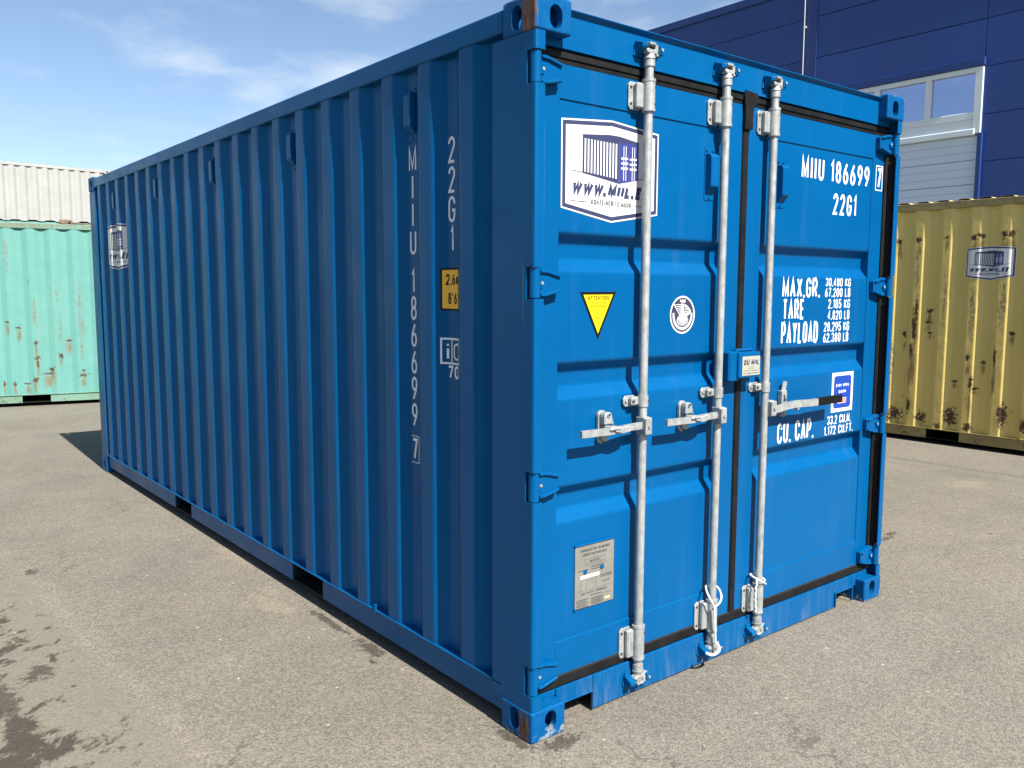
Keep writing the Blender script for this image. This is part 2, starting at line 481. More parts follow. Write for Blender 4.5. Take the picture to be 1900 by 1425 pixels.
    t.link(t.obj, v3.inputs['Vector'])
    vs3 = t.n('ShaderNodeSeparateColor'); t.link(v3.outputs['Color'], vs3.inputs[0])
    f = t.math('MULTIPLY', t.ramp(vs3.outputs[0], 0.985, 0.99), t.ramp(v3.outputs['Distance'], 0.26, 0.18))
    c = t.mix(t.math('MULTIPLY', f, 0.6), c2, (0.36, 0.34, 0.29))
    bh = t.math('ADD', t.math('MULTIPLY', v.outputs['Distance'], -0.8), t.math('MULTIPLY', t.noise(60, 3), 0.5))
    t.bump(bh, 0.35, 0.006)
    return t.out(c, t.ramp(wet, 0, 1, 0.85, 0.6), 0, 0.3)


M['ground'] = ground_mat()


# ------------------------------------------------------------------ mesh helpers
class B:
    """collects shapes and links them as one mesh object"""

    def __init__(s, X=None):
        s.v, s.f, s.mi, s.sm = [], [], [], []
        s.X = X

    def add(s, verts, faces, mi=0, smooth=False):
        o = len(s.v)
        for p in verts:
            s.v.append(s.X(p) if s.X else tuple(p))
        for f in faces:
            s.f.append([i + o for i in f]); s.mi.append(mi); s.sm.append(smooth)
        return s

    def bm(s, bm, mi=0, smooth=False):
        bm.verts.ensure_lookup_table()
        for i, v in enumerate(bm.verts): v.index = i
        s.add([tuple(v.co) for v in bm.verts], [[v.index for v in f.verts] for f in bm.faces], mi, smooth)
        bm.free()
        return s

    def box(s, lo, hi, bev=0.0, mi=0, seg=1):
        b = bmesh.new()
        bmesh.ops.create_cube(b, size=1)
        for v in b.verts:
            v.co = Vector([(lo[i] + hi[i]) / 2 + v.co[i] * (hi[i] - lo[i]) for i in range(3)])
        if bev:
            bmesh.ops.bevel(b, geom=list(b.edges), offset=bev, segments=seg, affect='EDGES', profile=0.5)
        return s.bm(b, mi)

    def prism(s, poly, a, b, axis='z', mi=0, bev=0.0):
        n = len(poly)

        def P(p, h):
            return {'z': (p[0], p[1], h), 'y': (p[0], h, p[1]), 'x': (h, p[0], p[1])}[axis]
        bmx = bmesh.new()
        lo = [bmx.verts.new(P(p, a)) for p in poly]
        hi = [bmx.verts.new(P(p, b)) for p in poly]
        for i in range(n):
            bmx.faces.new((lo[i], lo[(i + 1) % n], hi[(i + 1) % n], hi[i]))
        bmx.faces.new(lo); bmx.faces.new(hi)
        if bev:
            bmesh.ops.recalc_face_normals(bmx, faces=list(bmx.faces))
            bmesh.ops.bevel(bmx, geom=list(bmx.edges), offset=bev, segments=1, affect='EDGES', profile=0.5)
        return s.bm(bmx, mi)

    def cyl(s, p0, p1, r, n=16, mi=0, r1=None, caps=True):
        p0, p1 = Vector(p0), Vector(p1)
        r1 = r if r1 is None else r1
        d = (p1 - p0).normalized()
        a = d.orthogonal().normalized(); b = d.cross(a)
        ring = [(math.cos(2 * math.pi * i / n), math.sin(2 * math.pi * i / n)) for i in range(n)]
        c0 = [p0 + r * (a * x + b * y) for x, y in ring]
        c1 = [p1 + r1 * (a * x + b * y) for x, y in ring]
        s.add(c0 + c1, [(i, (i + 1) % n, n + (i + 1) % n, n + i) for i in range(n)], mi, True)
        if caps:
            s.add(c0, [tuple(range(n))], mi); s.add(c1, [tuple(range(n))], mi)
        return s

    def tube(s, path, r, n=8, mi=0, closed=False):
        path = [Vector(p) for p in path]
        rings = []
        up = None
        m = len(path)
        for i, p in enumerate(path):
            if closed:
                d = path[(i + 1) % m] - path[i - 1]
            else:
                d = path[min(i + 1, m - 1)] - path[max(i - 1, 0)]
            d.normalize()
            up = d.orthogonal().normalized() if up is None else (up - d * up.dot(d)).normalized()
            b = d.cross(up)
            rings.append([p + r * (up * math.cos(2 * math.pi * k / n) + b * math.sin(2 * math.pi * k / n)) for k in range(n)])
        vs = [q for g in rings for q in g]
        fs = []
        for i in range(m if closed else m - 1):
            for k in range(n):
                j = (i + 1) % m
                fs.append((i * n + k, i * n + (k + 1) % n, j * n + (k + 1) % n, j * n + k))
        s.add(vs, fs, mi, True)
        if not closed:
            s.add(rings[0], [tuple(range(n))], mi); s.add(rings[-1], [tuple(range(n))], mi)
        return s

    def build(s, name, mats, parent=None, recalc=True):
        me = bpy.data.meshes.new(name)
        me.from_pydata([tuple(p) for p in s.v], [], s.f)
        for m in (mats if isinstance(mats, (list, tuple)) else [mats]):
            me.materials.append(m)
        me.polygons.foreach_set('material_index', s.mi)
        me.polygons.foreach_set('use_smooth', s.sm)
        if recalc:
            b = bmesh.new(); b.from_mesh(me)
            bmesh.ops.recalc_face_normals(b, faces=list(b.faces))
            b.to_mesh(me); b.free()
        me.update()
        o = bpy.data.objects.new(name, me)
        COL.objects.link(o)
        if parent: o.parent = parent
        return o


def dup(o, parent=None, loc=None):
    c = o.copy()
    COL.objects.link(c)
    c.parent = parent if parent else o.parent
    if loc is not None: c.location = loc
    return c


def thing(name, label, cat, loc=(0, 0, 0), rz=0.0, group=None):
    o = bpy.data.objects.new(name, None)
    COL.objects.link(o)
    o.empty_display_size = 0.3
    o.location = loc; o.rotation_euler = (0, 0, rz)
    return tag(o, label, cat, group)


def tag(o, label, cat, group=None):
    o['label'] = label; o['category'] = cat
    if group: o['group'] = group
    return o


# ------------------------------------------------------------------ flat print: polygons and stroke lettering
def arc(cx, cy, rx, ry, a0, a1, n=8):
    return [(cx + rx * math.cos(R(a0 + (a1 - a0) * i / n)), cy + ry * math.sin(R(a0 + (a1 - a0) * i / n))) for i in range(n + 1)]


_O = arc(.5, .74, .5, .26, 0, 180) + arc(.5, .26, .5, .26, 180, 360)
_D = [(0, 0), (.45, 0)] + arc(.45, .3, .55, .3, -90, 0, 5) + arc(.45, .7, .55, .3, 0, 90, 5) + [(0, 1)]
GL = {   # glyph: (relative width, [(closed, points)...])
    'A': (1.05, [(0, [(0, 0), (.5, 1), (1, 0)]), (0, [(.18, .30), (.82, .30)])]),
    'B': (.95, [(1, [(0, 0), (.5, 0)] + arc(.55, .26, .45, .26, -90, 90, 7) + [(0, .52)]), (0, [(0, .5), (0, 1), (.5, 1)] + arc(.5, .76, .42, .24, 90, -90, 7))]),
    'C': (1, [(0, arc(.5, .74, .5, .26, -8, 180) + arc(.5, .26, .5, .26, 180, 368))]),
    'D': (1, [(1, _D)]),
    'E': (.85, [(0, [(1, 1), (0, 1), (0, 0), (1, 0)]), (0, [(0, .52), (.85, .52)])]),
    'F': (.82, [(0, [(1, 1), (0, 1), (0, 0)]), (0, [(0, .52), (.85, .52)])]),
    'G': (1, [(0, arc(.5, .74, .5, .26, -5, 180) + arc(.5, .26, .5, .26, 180, 360) + [(1, .46), (.55, .46)])]),
    'H': (1, [(0, [(0, 0), (0, 1)]), (0, [(1, 0), (1, 1)]), (0, [(0, .5), (1, .5)])]),
    'I': (.0, [(0, [(.5, 0), (.5, 1)])]),
    'J': (.8, [(0, [(1, 1)] + arc(.5, .26, .5, .26, 0, -180))]),
    'K': (1, [(0, [(0, 0), (0, 1)]), (0, [(1, 1), (.05, .42)]), (0, [(.28, .58), (1, 0)])]),
    'L': (.8, [(0, [(0, 1), (0, 0), (1, 0)])]),
    'M': (1.25, [(0, [(0, 0), (0, 1), (.5, .12), (1, 1), (1, 0)])]),
    'N': (1.05, [(0, [(0, 0), (0, 1), (1, 0), (1, 1)])]),
    'O': (1, [(1, _O)]),
    'P': (.95, [(0, [(0, 0), (0, 1), (.5, 1)] + arc(.5, .72, .5, .28, 90, -90, 8) + [(0, .44)])]),
    'R': (1, [(0, [(0, 0), (0, 1), (.5, 1)] + arc(.5, .73, .48, .27, 90, -90, 8) + [(0, .46)]), (0, [(.5, .46), (1, 0)])]),
    'S': (.95, [(0, arc(.5, .75, .5, .25, 10, 270, 12) + arc(.5, .25, .5, .25, 90, -190, 12)[1:])]),
    'T': (.95, [(0, [(0, 1), (1, 1)]), (0, [(.5, 1), (.5, 0)])]),
    'U': (1, [(0, [(0, 1)] + arc(.5, .26, .5, .26, 180, 360) + [(1, 1)])]),
    'V': (1, [(0, [(0, 1), (.5, 0), (1, 1)])]),
    'W': (1.5, [(0, [(0, 1), (.25, 0), (.5, .9), (.75, 0), (1, 1)])]),
    'X': (1, [(0, [(0, 0), (1, 1)]), (0, [(0, 1), (1, 0)])]),
    'Y': (1, [(0, [(0, 1), (.5, .45), (1, 1)]), (0, [(.5, .45), (.5, 0)])]),
    'Z': (.95, [(0, [(0, 1), (1, 1), (0, 0), (1, 0)])]),
    '0': (1, [(1, _O)]),
    '1': (.38, [(0, [(0, .78), (1, 1), (1, 0)])]),
    '2': (1, [(0, arc(.5, .74, .5, .26, 175, -15, 9) + [(0, 0), (1, 0)])]),
    '3': (1, [(0, arc(.5, .75, .48, .25, 165, -80, 10) + arc(.5, .26, .5, .26, 80, -170, 11))]),
    '4': (1, [(0, [(.72, 0), (.72, 1), (0, .28), (1, .28)])]),
    '5': (1, [(0, [(.92, 1), (.1, 1), (.04, .52)] + arc(.48, .31, .5, .31, 110, -165, 11))]),
    '6': (1, [(1, arc(.5, .28, .5, .28, 0, 337, 14)), (0, [(.02, .33), (.16, .58), (.74, 1)])]),
    '7': (.95, [(0, [(0, 1), (1, 1), (.35, 0)])]),
    '8': (1, [(1, arc(.5, .75, .44, .25, 0, 337, 14)), (1, arc(.5, .26, .5, .26, 0, 337, 14))]),
    '9': (1, [(1, arc(.5, .72, .5, .28, 0, 337, 14)), (0, [(.98, .67), (.84, .42), (.26, 0)])]),
    '.': (.0, [(0, [(.5, 0), (.5, .07)])]), ',': (.0, [(0, [(.6, .07), (.3, -.14)])]),
    "'": (.0, [(0, [(.5, .78), (.5, 1)])]), '"': (.35, [(0, [(0, .78), (0, 1)]), (0, [(1, .78), (1, 1)])]),
    ':': (.0, [(0, [(.5, .1), (.5, .2)]), (0, [(.5, .55), (.5, .65)])]), '-': (.6, [(0, [(0, .5), (1, .5)])]),
    '/': (.6, [(0, [(0, 0), (1, 1)])]),
    'm': (1.3, [(0, [(0, 0), (0, .7)]), (0, [(0, .55)] + arc(.25, .52, .25, .18, 150, 0, 5) + [(.5, 0)]), (0, [(.5, .5)] + arc(.75, .52, .25, .18, 150, 0, 5) + [(1, 0)])]),
    'i': (.0, [(0, [(.5, 0), (.5, .68)]), (0, [(.5, .86), (.5, 1)])]),
}
_U = GL['U'][1][0]
GL['Ü'] = (1, [_U, (0, [(.22, 1.17), (.22, 1.27)]), (0, [(.78, 1.17), (.78, 1.27)])])


class Print:
    """flat print laid on a surface through a mapping (u, v, layer) -> point"""

    def __init__(s, mapping):
        s.b = B(); s.map = mapping; s.k = 0

    def poly(s, pts, layer, mi=0):
        s.b.add([s.map(u, v, layer) for u, v in pts], [tuple(range(len(pts)))], mi)

    def rect(s, u0, v0, u1, v1, layer, mi=0):
        s.poly([(u0, v0), (u1, v0), (u1, v1), (u0, v1)], layer, mi)

    def disc(s, cu, cv, r, layer, mi=0, n=36, rv=None):
        s.poly([(cu + r * math.cos(2 * math.pi * i / n), cv + (rv or r) * math.sin(2 * math.pi * i / n)) for i in range(n)], layer, mi)

    def line(s, pts, t, layer, mi=0, closed=False):
        n = len(pts)
        L, Rr = [], []
        for i in range(n):
            p = Vector(pts[i])
            a = Vector(pts[i - 1]) if (i > 0 or closed) else None
            c = Vector(pts[(i + 1) % n]) if (i < n - 1 or closed) else None
            d1 = (p - a).normalized() if a is not None else None
            d2 = (c - p).normalized() if c is not None else None
            d1 = d1 or d2; d2 = d2 or d1
            n1 = Vector((-d1.y, d1.x)); n2 = Vector((-d2.y, d2.x))
            m = n1 + n2
            if m.length < 1e-6: m = n1.copy()
            m.normalize()
            k = 1 / max(0.42, m.dot(n1))
            L.append(p + m * (t / 2 * k)); Rr.append(p - m * (t / 2 * k))
        vs = [s.map(q.x, q.y, layer) for q in L] + [s.map(q.x, q.y, layer) for q in Rr]
        fs = [(i, (i + 1) % n, n + (i + 1) % n, n + i) for i in range(n if closed else n - 1)]
        s.b.add(vs, fs, mi)

    def text(s, txt, u0, u1, v0, v1, t, layer, mi=0, slant=0.0, gap=0.34):
        """fit txt into the box u0..u1, v0..v1 with strokes t thick"""
        adv = []
        for ch in txt:
            adv.append(None if ch == ' ' else GL[ch][0])
        rel = sum(.62 if a is None else a for a in adv) + gap * (len(txt) - 1)
        solid = t * sum(0 if a is None else 1 for a in adv)
        sc = (u1 - u0 - solid) / rel if rel > 0 else 0
        h = v1 - v0 - t
        x = u0
        for ch, a in zip(txt, adv):
            if a is None:
                x += (.62 + gap) * sc
                continue
            w = a * sc
            if ch == '.':
                s.poly([(x, v0), (x + t, v0), (x + t, v0 + t), (x, v0 + t)], layer, mi)
                x += t + gap * sc
                continue
            for j, (cl, pts) in enumerate(GL[ch][1]):
                q = []
                for px, py in pts:
                    yy = v0 + t / 2 + py * h
                    xx = x + t / 2 + (px if a > 0 else px - .5) * (w if a > 0 else t * 1.2)
                    q.append((xx + slant * (yy - v0), yy))
                s.line(q, t, layer + 0.35 * j, mi, bool(cl))
            x += w + t + gap * sc

    def build(s, name, mats, parent):
        return s.b.build(name, mats, parent, recalc=False)


# ------------------------------------------------------------------ corrugated sheets
def corr_line(xa, xb, c0, n, pitch, cw, sw, dep, fil=0.009):
    """polyline (x, depth): valleys at dep, crests at 0"""
    pts = [(xa, dep)]
    for k in range(n):
        c = c0 + k * pitch
        for q in ((c - sw, dep), (c, 0.0), (c + cw, 0.0), (c + cw + sw, dep)):
            if xa + .002 < q[0] < xb - .002: pts.append(q)
    pts.append((xb, dep))
    if not fil: return pts
    out = [pts[0]]
    for i in range(1, len(pts) - 1):
        p, a, b = Vector(pts[i]), Vector(pts[i - 1]), Vector(pts[i + 1])
        d1 = (a - p); d2 = (b - p)
        f = min(fil, d1.length * .45, d2.length * .45)
        q0 = p + d1.normalized() * f; q2 = p + d2.normalized() * f
        q1 = p * .5 + (q0 + q2) * .25
        out += [tuple(q0), tuple(q1), tuple(q2)]
    out.append(pts[-1])
    return out


def line_at(pl, x):
    for (x0, d0), (x1, d1) in zip(pl, pl[1:]):
        if x0 <= x <= x1:
            return d0 + (d1 - d0) * ((x - x0) / (x1 - x0) if x1 > x0 else 0)
    return pl[0][1] if x < pl[0][0] else pl[-1][1]


def corr_sheet(b, pl, base, sgn, z0, z1, thick=0.006, mi=0):
    """sheet standing in local x-z, facing -y for sgn=+1"""
    n = len(pl)
    vs = []
    for z in (z0, z1):
        for off in (0, thick):
            for x, d in pl:
                vs.append((x, base + sgn * (d + off), z))
    fs = []
    for i in range(n - 1):
        fs.append((i, i + 1, 2 * n + i + 1, 2 * n + i))
        fs.append((n + i + 1, n + i, 3 * n + i, 3 * n + i + 1))
        fs.append((i, n + i, n + i + 1, i + 1))
        fs.append((2 * n + i, 2 * n + i + 1, 3 * n + i + 1, 3 * n + i))
    b.add(vs, fs, mi)


def drape(pr_obj, pl, axis, surf):
    """cut a flat print at the bends of a corrugated sheet and lay it on it"""
    me = pr_obj.data
    b = bmesh.new(); b.from_mesh(me)
    xs = [v.co[axis] for v in b.verts]
    no = [0, 0, 0]; no[axis] = 1
    for x, d in pl:
        if min(xs) < x < max(xs):
            co = [0, 0, 0]; co[axis] = x
            bmesh.ops.bisect_plane(b, geom=list(b.verts) + list(b.edges) + list(b.faces), plane_co=co, plane_no=no)
    for v in b.verts:
        v.co = surf(v.co, line_at(pl, v.co[axis]))
    b.to_mesh(me); b.free()


# ------------------------------------------------------------------ corner castings (hollow blocks with oval openings)
def stadium(w, h, n=10):
    r = w / 2; k = h / 2 - r
    return [(r * math.cos(math.pi * i / n), k + r * math.sin(math.pi * i / n)) for i in range(n + 1)] + \
           [(r * math.cos(math.pi + math.pi * i / n), -k + r * math.sin(math.pi + math.pi * i / n)) for i in range(n + 1)]


def casting_mesh():
    def tmp(bb):
        return bb.build('tmp', [M['dark']])
    a = B().box((0, 0, 0), (.178, .162, .118), 0.009, seg=3)
    cut1 = B().box((.026, .026, .022), (.152, .136, .098))
    e = [(.089 + x, .066 + z) for x, z in stadium(.055, .078)]
    cut2 = B().prism(e, -.05, .05, 'x')
    sd = [(.100 + x, .065 + z) for x, z in stadium(.054, .082)]
    cut3 = B().prism(sd, -.05, .05, 'y')
    tp = [(.089 + z, .081 + x) for x, z in stadium(.062, .100)]
    cut4 = B().prism(tp, -.05, .05, 'z')
    oa = tmp(a)
    cutters = []
    for c in (cut1, cut2, cut3, cut4):
        oc = tmp(c)
        m = oa.modifiers.new('b', 'BOOLEAN'); m.operation = 'DIFFERENCE'; m.solver = 'EXACT'; m.object = oc
        cutters.append(oc)
    dg = bpy.context.evaluated_depsgraph_get()
    ev = oa.evaluated_get(dg).to_mesh()
    V = [tuple(v.co) for v in ev.vertices]
    F = [tuple(p.vertices) for p in ev.polygons]
    oa.evaluated_get(dg).to_mesh_clear()
    for o in cutters + [oa]:
        me = o.data
        bpy.data.objects.remove(o); bpy.data.meshes.remove(me)
    return V, F


CAST_V, CAST_F = casting_mesh()
CL, CW, CH = 6.058, 2.438, 2.591


def container(root, mats, X=None, front=True, rear_end=True, front_end=True, posts='simple', c0=.268, pitch=.2835, n=20,
              cw=.085, sw=.068, dep=.036, pk=((1.86 - .18, 1.86 + .18), (3.86 - .18, 3.86 + .18)), lock_end=None, railz=(2.495, 2.574)):
    """a twenty-foot box: local x along the long side, local y inwards, z up. mats = wall, rail, casting"""
    mw, mr, mc = mats
    H = CH
    pl = corr_line(.178, CL - .198, c0, n, pitch, cw, sw, dep)
    b = B(X); corr_sheet(b, pl, .008, 1, .166, 2.497)
    b.build('side_wall', mw, root)
    b = B(X); corr_sheet(b, pl, CW - .008, -1, .166, 2.497)
    b.build('side_wall', mw, root)
    # end walls, corrugated along local y
    for flag, xe, sg in ((front_end, .008, 1), (rear_end, CL - .008, -1)):
        if not flag: continue
        epl = corr_line(.12, CW - .12, .26, 8, .25, .11, .025, .04)
        m = len(epl)
        vs, fs = [], []
        for z in (.166, 2.497):
            for q, d in epl: vs.append((xe + sg * d, q, z))
        for i in range(m - 1): fs.append((i, i + 1, m + i + 1, m + i))
        B(X).add(vs, fs).build('end_wall', mw, root)
        B(X).box((min(xe, xe + sg * .05), .163, .02), (max(xe, xe + sg * .05), CW - .163, .166), .004).build('bottom_rail', mr, root)
        B(X).box((min(xe, xe + sg * .06), .163, 2.497), (max(xe, xe + sg * .06), CW - .163, 2.575), .004).build('top_rail', mr, root)
    # roof: die-stamped sheet whose ridges run across
    rpl = corr_line(.15, CL - .15, .30, 26, .21, .09, .03, .016, 0.006)
    m = len(rpl)
    vs, fs = [], []
    for yy in (.045, CW - .045):
        for x, d in rpl: vs.append((x, yy, 2.583 - d))
    for i in range(m - 1): fs.append((i, i + 1, m + i + 1, m + i))
    b = B(X).add(vs, fs)
    b.box((.18, .06, 2.50), (CL - .18, CW - .06, 2.56))
    b.build('roof', mw, root)
    for s in (0, 1):
        def Y(a, c):
            return (a, c) if s == 0 else (CW - c, CW - a)
        y0, y1 = Y(.003, .062)
        B(X).box((.179, y0, railz[0]), (CL - .179, y1, railz[1]), .006, seg=2).build('top_rail', mr, root)
        b = B(X)
        y0, y1 = Y(.003, .065)
        b.box((.179, y0, .158), (CL - .179, y1, .166), .002)
        xs = [.179] + [q for p in pk for q in p] + [CL - .179]
        y0, y1 = Y(.018, .028)
        for i in range(0, len(xs), 2):
            b.box((xs[i], y0, .054), (xs[i + 1], y1, .158))
            y2, y3 = Y(.028, .062)
            b.box((xs[i], y2, .054), (xs[i + 1], y3, .060))
        b.build('bottom_rail', mr, root)
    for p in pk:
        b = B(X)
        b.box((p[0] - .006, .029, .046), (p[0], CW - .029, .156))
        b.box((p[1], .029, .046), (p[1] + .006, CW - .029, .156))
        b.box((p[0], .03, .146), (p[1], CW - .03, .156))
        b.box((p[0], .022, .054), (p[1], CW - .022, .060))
        b.build('forklift_pocket', M['shade_black'], root)  # pockets are body-coloured; their shade is put into this near-black colour
    b = B(X).box((.06, .066, .159), (CL - .06, CW - .066, .19))
    x = .35
    while x < CL - .3:
        if not any(p[0] - .08 < x < p[1] + .08 for p in pk):
            b.box((x, .07, .045), (x + .045, CW - .07, .158))
        x += .36
    b.build('floor', M['dark'], root)
    # posts
    for ex in (0, 1):
        for ey in (0, 1):
            if posts == 'door' and ex == lock_end: continue

            def Q(p):
                q = (CL - p[0] if ex else p[0], CW - p[1] if ey else p[1], p[2])
                return X(q) if X else q
            B(Q).box((.003, .003, .1185), (.198 if posts != 'simple' else .15, .10, CH - .1185), .012, seg=3).build('corner_post', mr, root)
    for ex in (0, 1):
        for ey in (0, 1):
            for ez in (0, 1):
                def Q(p):
                    q = (CL - p[0] if ex else p[0], CW - p[1] if ey else p[1], CH - p[2] if ez else p[2])
                    return X(q) if X else q
                B(Q).add(CAST_V, CAST_F).build('corner_casting', mc, root)
    return pl


# ------------------------------------------------------------------ the ground
g = B().add([(-300, -300, 0), (300, -300, 0), (300, 300, 0), (-300, 300, 0)], [(0, 1, 2, 3)]).build('ground', M['ground'])
g['kind'] = 'structure'

# ------------------------------------------------------------------ the navy warehouse
wh = thing('warehouse', 'dark navy metal clad warehouse with grey sectional gate behind the yellow container', 'building', (14, 6, 0))


def XW(p): return (p[0] - 14, p[1] - 6, p[2])


DY0, DY1 = 4.55, 7.62          # gate opening along y
LINT = 5.52
zj = [0.0, .67, 1.475, 2.28, 3.085, 3.89, 4.695, 5.50, 6.306, 7.11, 7.80]
cols = [(-20, -10.2), (-10.2, -2.8), (-2.8, DY0), (DY1, 7.93), (8.05, 16.0), (16.0, 24.0), (24.0, 32.0)]
for (ya, yb) in cols:
    for z0, z1 in zip(zj, zj[1:]):
        if yb - ya < 1 and z0 >= 5.4: continue
        B(XW).box((14.0, ya + .004, z0 + .003), (14.10, yb - .004, z1 - .003), .006).build('wall_panel', M['navy'], wh)
for z0, z1 in zip(zj, zj[1:]):
    if z0 >= 5.4:
        B(XW).box((14.0, DY0 - .004 + .008, z0 + .005), (14.10, 7.926, z1 - .005), .006).build('wall_panel', M['navy'], wh)
B(XW).box((14.11, -20, 0), (34, 32, 7.78)).build('wall', M['navytrim'], wh)
B(XW).box((13.95, -20.2, 7.70), (14.35, 32.2, 7.86), .008).build('roof_trim', M['navytrim'], wh)
B(XW).box((14.3, -20.1, 7.775), (34.1, 32.1, 7.83)).build('roof', M['navytrim'], wh)
B(XW).box((13.985, 7.80, 0), (13.999, 8.06, 7.69), .003).build('joint_cover', M['navytrim'], wh)
b = B(XW).cyl((13.93, 8.055, 0), (13.93, 8.055, 7.9), .011, 8)
for z in (1.1, 2.3, 3.5, 4.7, 5.85, 6.95): b.box((13.925, 8.03, z - .02), (13.985, 8.08, z + .02))
b.build('lightning_conductor', M['wiremetal'], wh)
# gate surround
b = B(XW)
b.box((13.93, DY0 - .03, LINT), (13.998, DY1 + .05, LINT + .13), .006)
b.build('lintel_trim', M['navytrim'], wh)
for ya, yb in ((DY0 - .05, DY0 + .03), (DY1 - .03, DY1 + .05)):
    B(XW).box((13.94, ya, 0), (13.998, yb, 4.38), .006).build('jamb_trim', M['navytrim'], wh)
gate = B(XW)
gx = 13.965
FW = .13
b = gate
b.box((gx, DY0 - .005, 4.385), (14.09, DY0 + FW, LINT - .004), .008)
b.box((gx, DY1 - FW, 4.385), (14.09, DY1 + .005, LINT - .004), .008)
b.box((gx + .004, DY0 + FW, LINT - .09), (14.09, DY1 - FW, LINT - .004), .006)
b.box((gx + .004, DY0 + FW, 4.64), (14.09, DY1 - FW, 4.76), .006)
b.box((gx + .03, DY0 + FW, 4.47), (14.09, DY1 - FW, 4.64), .003)
b.box((gx - .02, DY0 + .09, 4.36), (14.09, DY1 - .09, 4.47), .012)
b.box((gx + .008, 5.44, 4.76), (14.09, 5.545, LINT - .09), .005)
b.box((gx + .008, 6.42, 4.76), (14.09, 6.525, LINT - .09), .005)
gobj = b.build('gate_frame', M['framegrey'], wh)
for ya, yb in ((DY0 + FW, 5.44), (5.545, 6.42), (6.525, DY1 - FW)):
    B(XW).box((14.03, ya, 4.76), (14.05, yb, LINT - .09)).build('pane', M['glass'], gobj)
z = 4.36
k = 0
while z > .1:
    z0 = max(0.02, z - .42)
    b = B(XW)
    m = 3
    hgt = (z - z0) / m
    for i in range(m):
        za, zb = z0 + i * hgt, z0 + (i + 1) * hgt
        gg = .004 if (i == 0 or i == m - 1) else .0
        b.prism([(14.04, za + (.006 if i == 0 else .002)), (14.033, za + .015), (14.033, zb - .015), (14.04, zb - (.006 if i == m - 1 else .002)), (14.09, zb - .002), (14.09, za + .002)],
                DY0 + .03, DY1 - .03, 'y') if False else b.add(
            [(14.04, DY0 + .031, za + .004), (14.032, DY0 + .031, za + .016), (14.032, DY0 + .031, zb - .016), (14.04, DY0 + .031, zb - .004),
             (14.04, DY1 - .031, za + .004), (14.032, DY1 - .031, za + .016), (14.032, DY1 - .031, zb - .016), (14.04, DY1 - .031, zb - .004)],
            [(0, 1, 5, 4), (1, 2, 6, 5), (2, 3, 7, 6), (0, 3, 2, 1), (4, 5, 6, 7)])
    b.box((14.042, DY0 + .031, z0 + .004), (14.09, DY1 - .031, z - .004))
    b.build('gate_panel', M['doorgrey'], wh)
    z = z0

# ------------------------------------------------------------------ neighbouring containers
white_lo = thing('shipping_container', 'lower white container at ground level carrying the other white one behind the turquoise container', 'container', (-.986, 25.23, 0), math.atan2(.067, .998), 'containers around the yard')
container(white_lo, (M['cwhite'], M['cwhite'], M['cwhite']), n=20)
white_up = thing('shipping_container', 'bright white container stacked high at the back left, showing above the turquoise one', 'container', (-.986, 25.23, CH + .012), math.atan2(.067, .998), 'containers around the yard')


def clone_tree(src, dst):
    for ch in list(src.children):
        c = ch.copy(); COL.objects.link(c); c.parent = dst
        for gch in list(ch.children):
            d = gch.copy(); COL.objects.link(d); d.parent = c


clone_tree(white_lo, white_up)

teal = thing('shipping_container', 'faded turquoise container streaked with rust at the left edge of the yard', 'container', (-3.589, 12.097, 0), math.atan2(-.2202, .97545), 'containers around the yard')
container(teal, (M['teal'], M['teal_rail'], M['rustmetal']), c0=3.80 - .035 - 12 * .2745, pitch=.2745, n=20, cw=.07, sw=.075, dep=.030, pk=((1.83, 2.18), (3.875, 4.225)), railz=(2.462, 2.535))

yel = thing('shipping_container', 'faded yellow container with rust spots and a sticker, right of the blue one', 'container', (7.325, 5.974, 0), -math.pi / 2, 'containers around the yard')
ypl = container(yel, (M['yellow'], M['yellow_rail'], M['yellow_rail']), c0=3.455 - .085 - 11 * .2885, pitch=.2885, n=20, cw=.085, sw=.06, dep=.036, pk=((1.83, 2.18), (3.875, 4.225)), railz=(2.487, 2.562))

# twist lock lying on the turquoise container's roof edge
tl = thing('twist_lock', 'small rusty steel locking block lying on the roof edge of the turquoise container', 'twist lock', (0, 0, 0))
tl.parent = None
te = Vector((.97545, -.2202)); t0 = Vector((-.077, 11.304))


def XT(p):
    q = t0 + te * p[0] + Vector((.2202, .97545)) * p[1]
    return (q.x - tl.location.x, q.y - tl.location.y, p[2] - tl.location.z)


_c = t0 + te * .93 + Vector((.2202, .97545)) * .07
tl.location = (_c.x, _c.y, 2.5352)
b = B(XT)
b.box((.845, .012, 2.5355), (1.005, .13, 2.60), .008)
b.build('lock_body', M['rustmetal'], tl)
B(XT).box((.955, .004, 2.548), (.99, .0115, 2.582), .002).build('lock_opening', M['dark'], tl)
B(XT).tube([(1.008, .05, 2.556), (1.08, .05, 2.556), (1.15, .055, 2.548), (1.22, .06, 2.5455), (1.30, .06, 2.5455)], .009, 6).build('lock_handle', M['rustmetal'], tl)


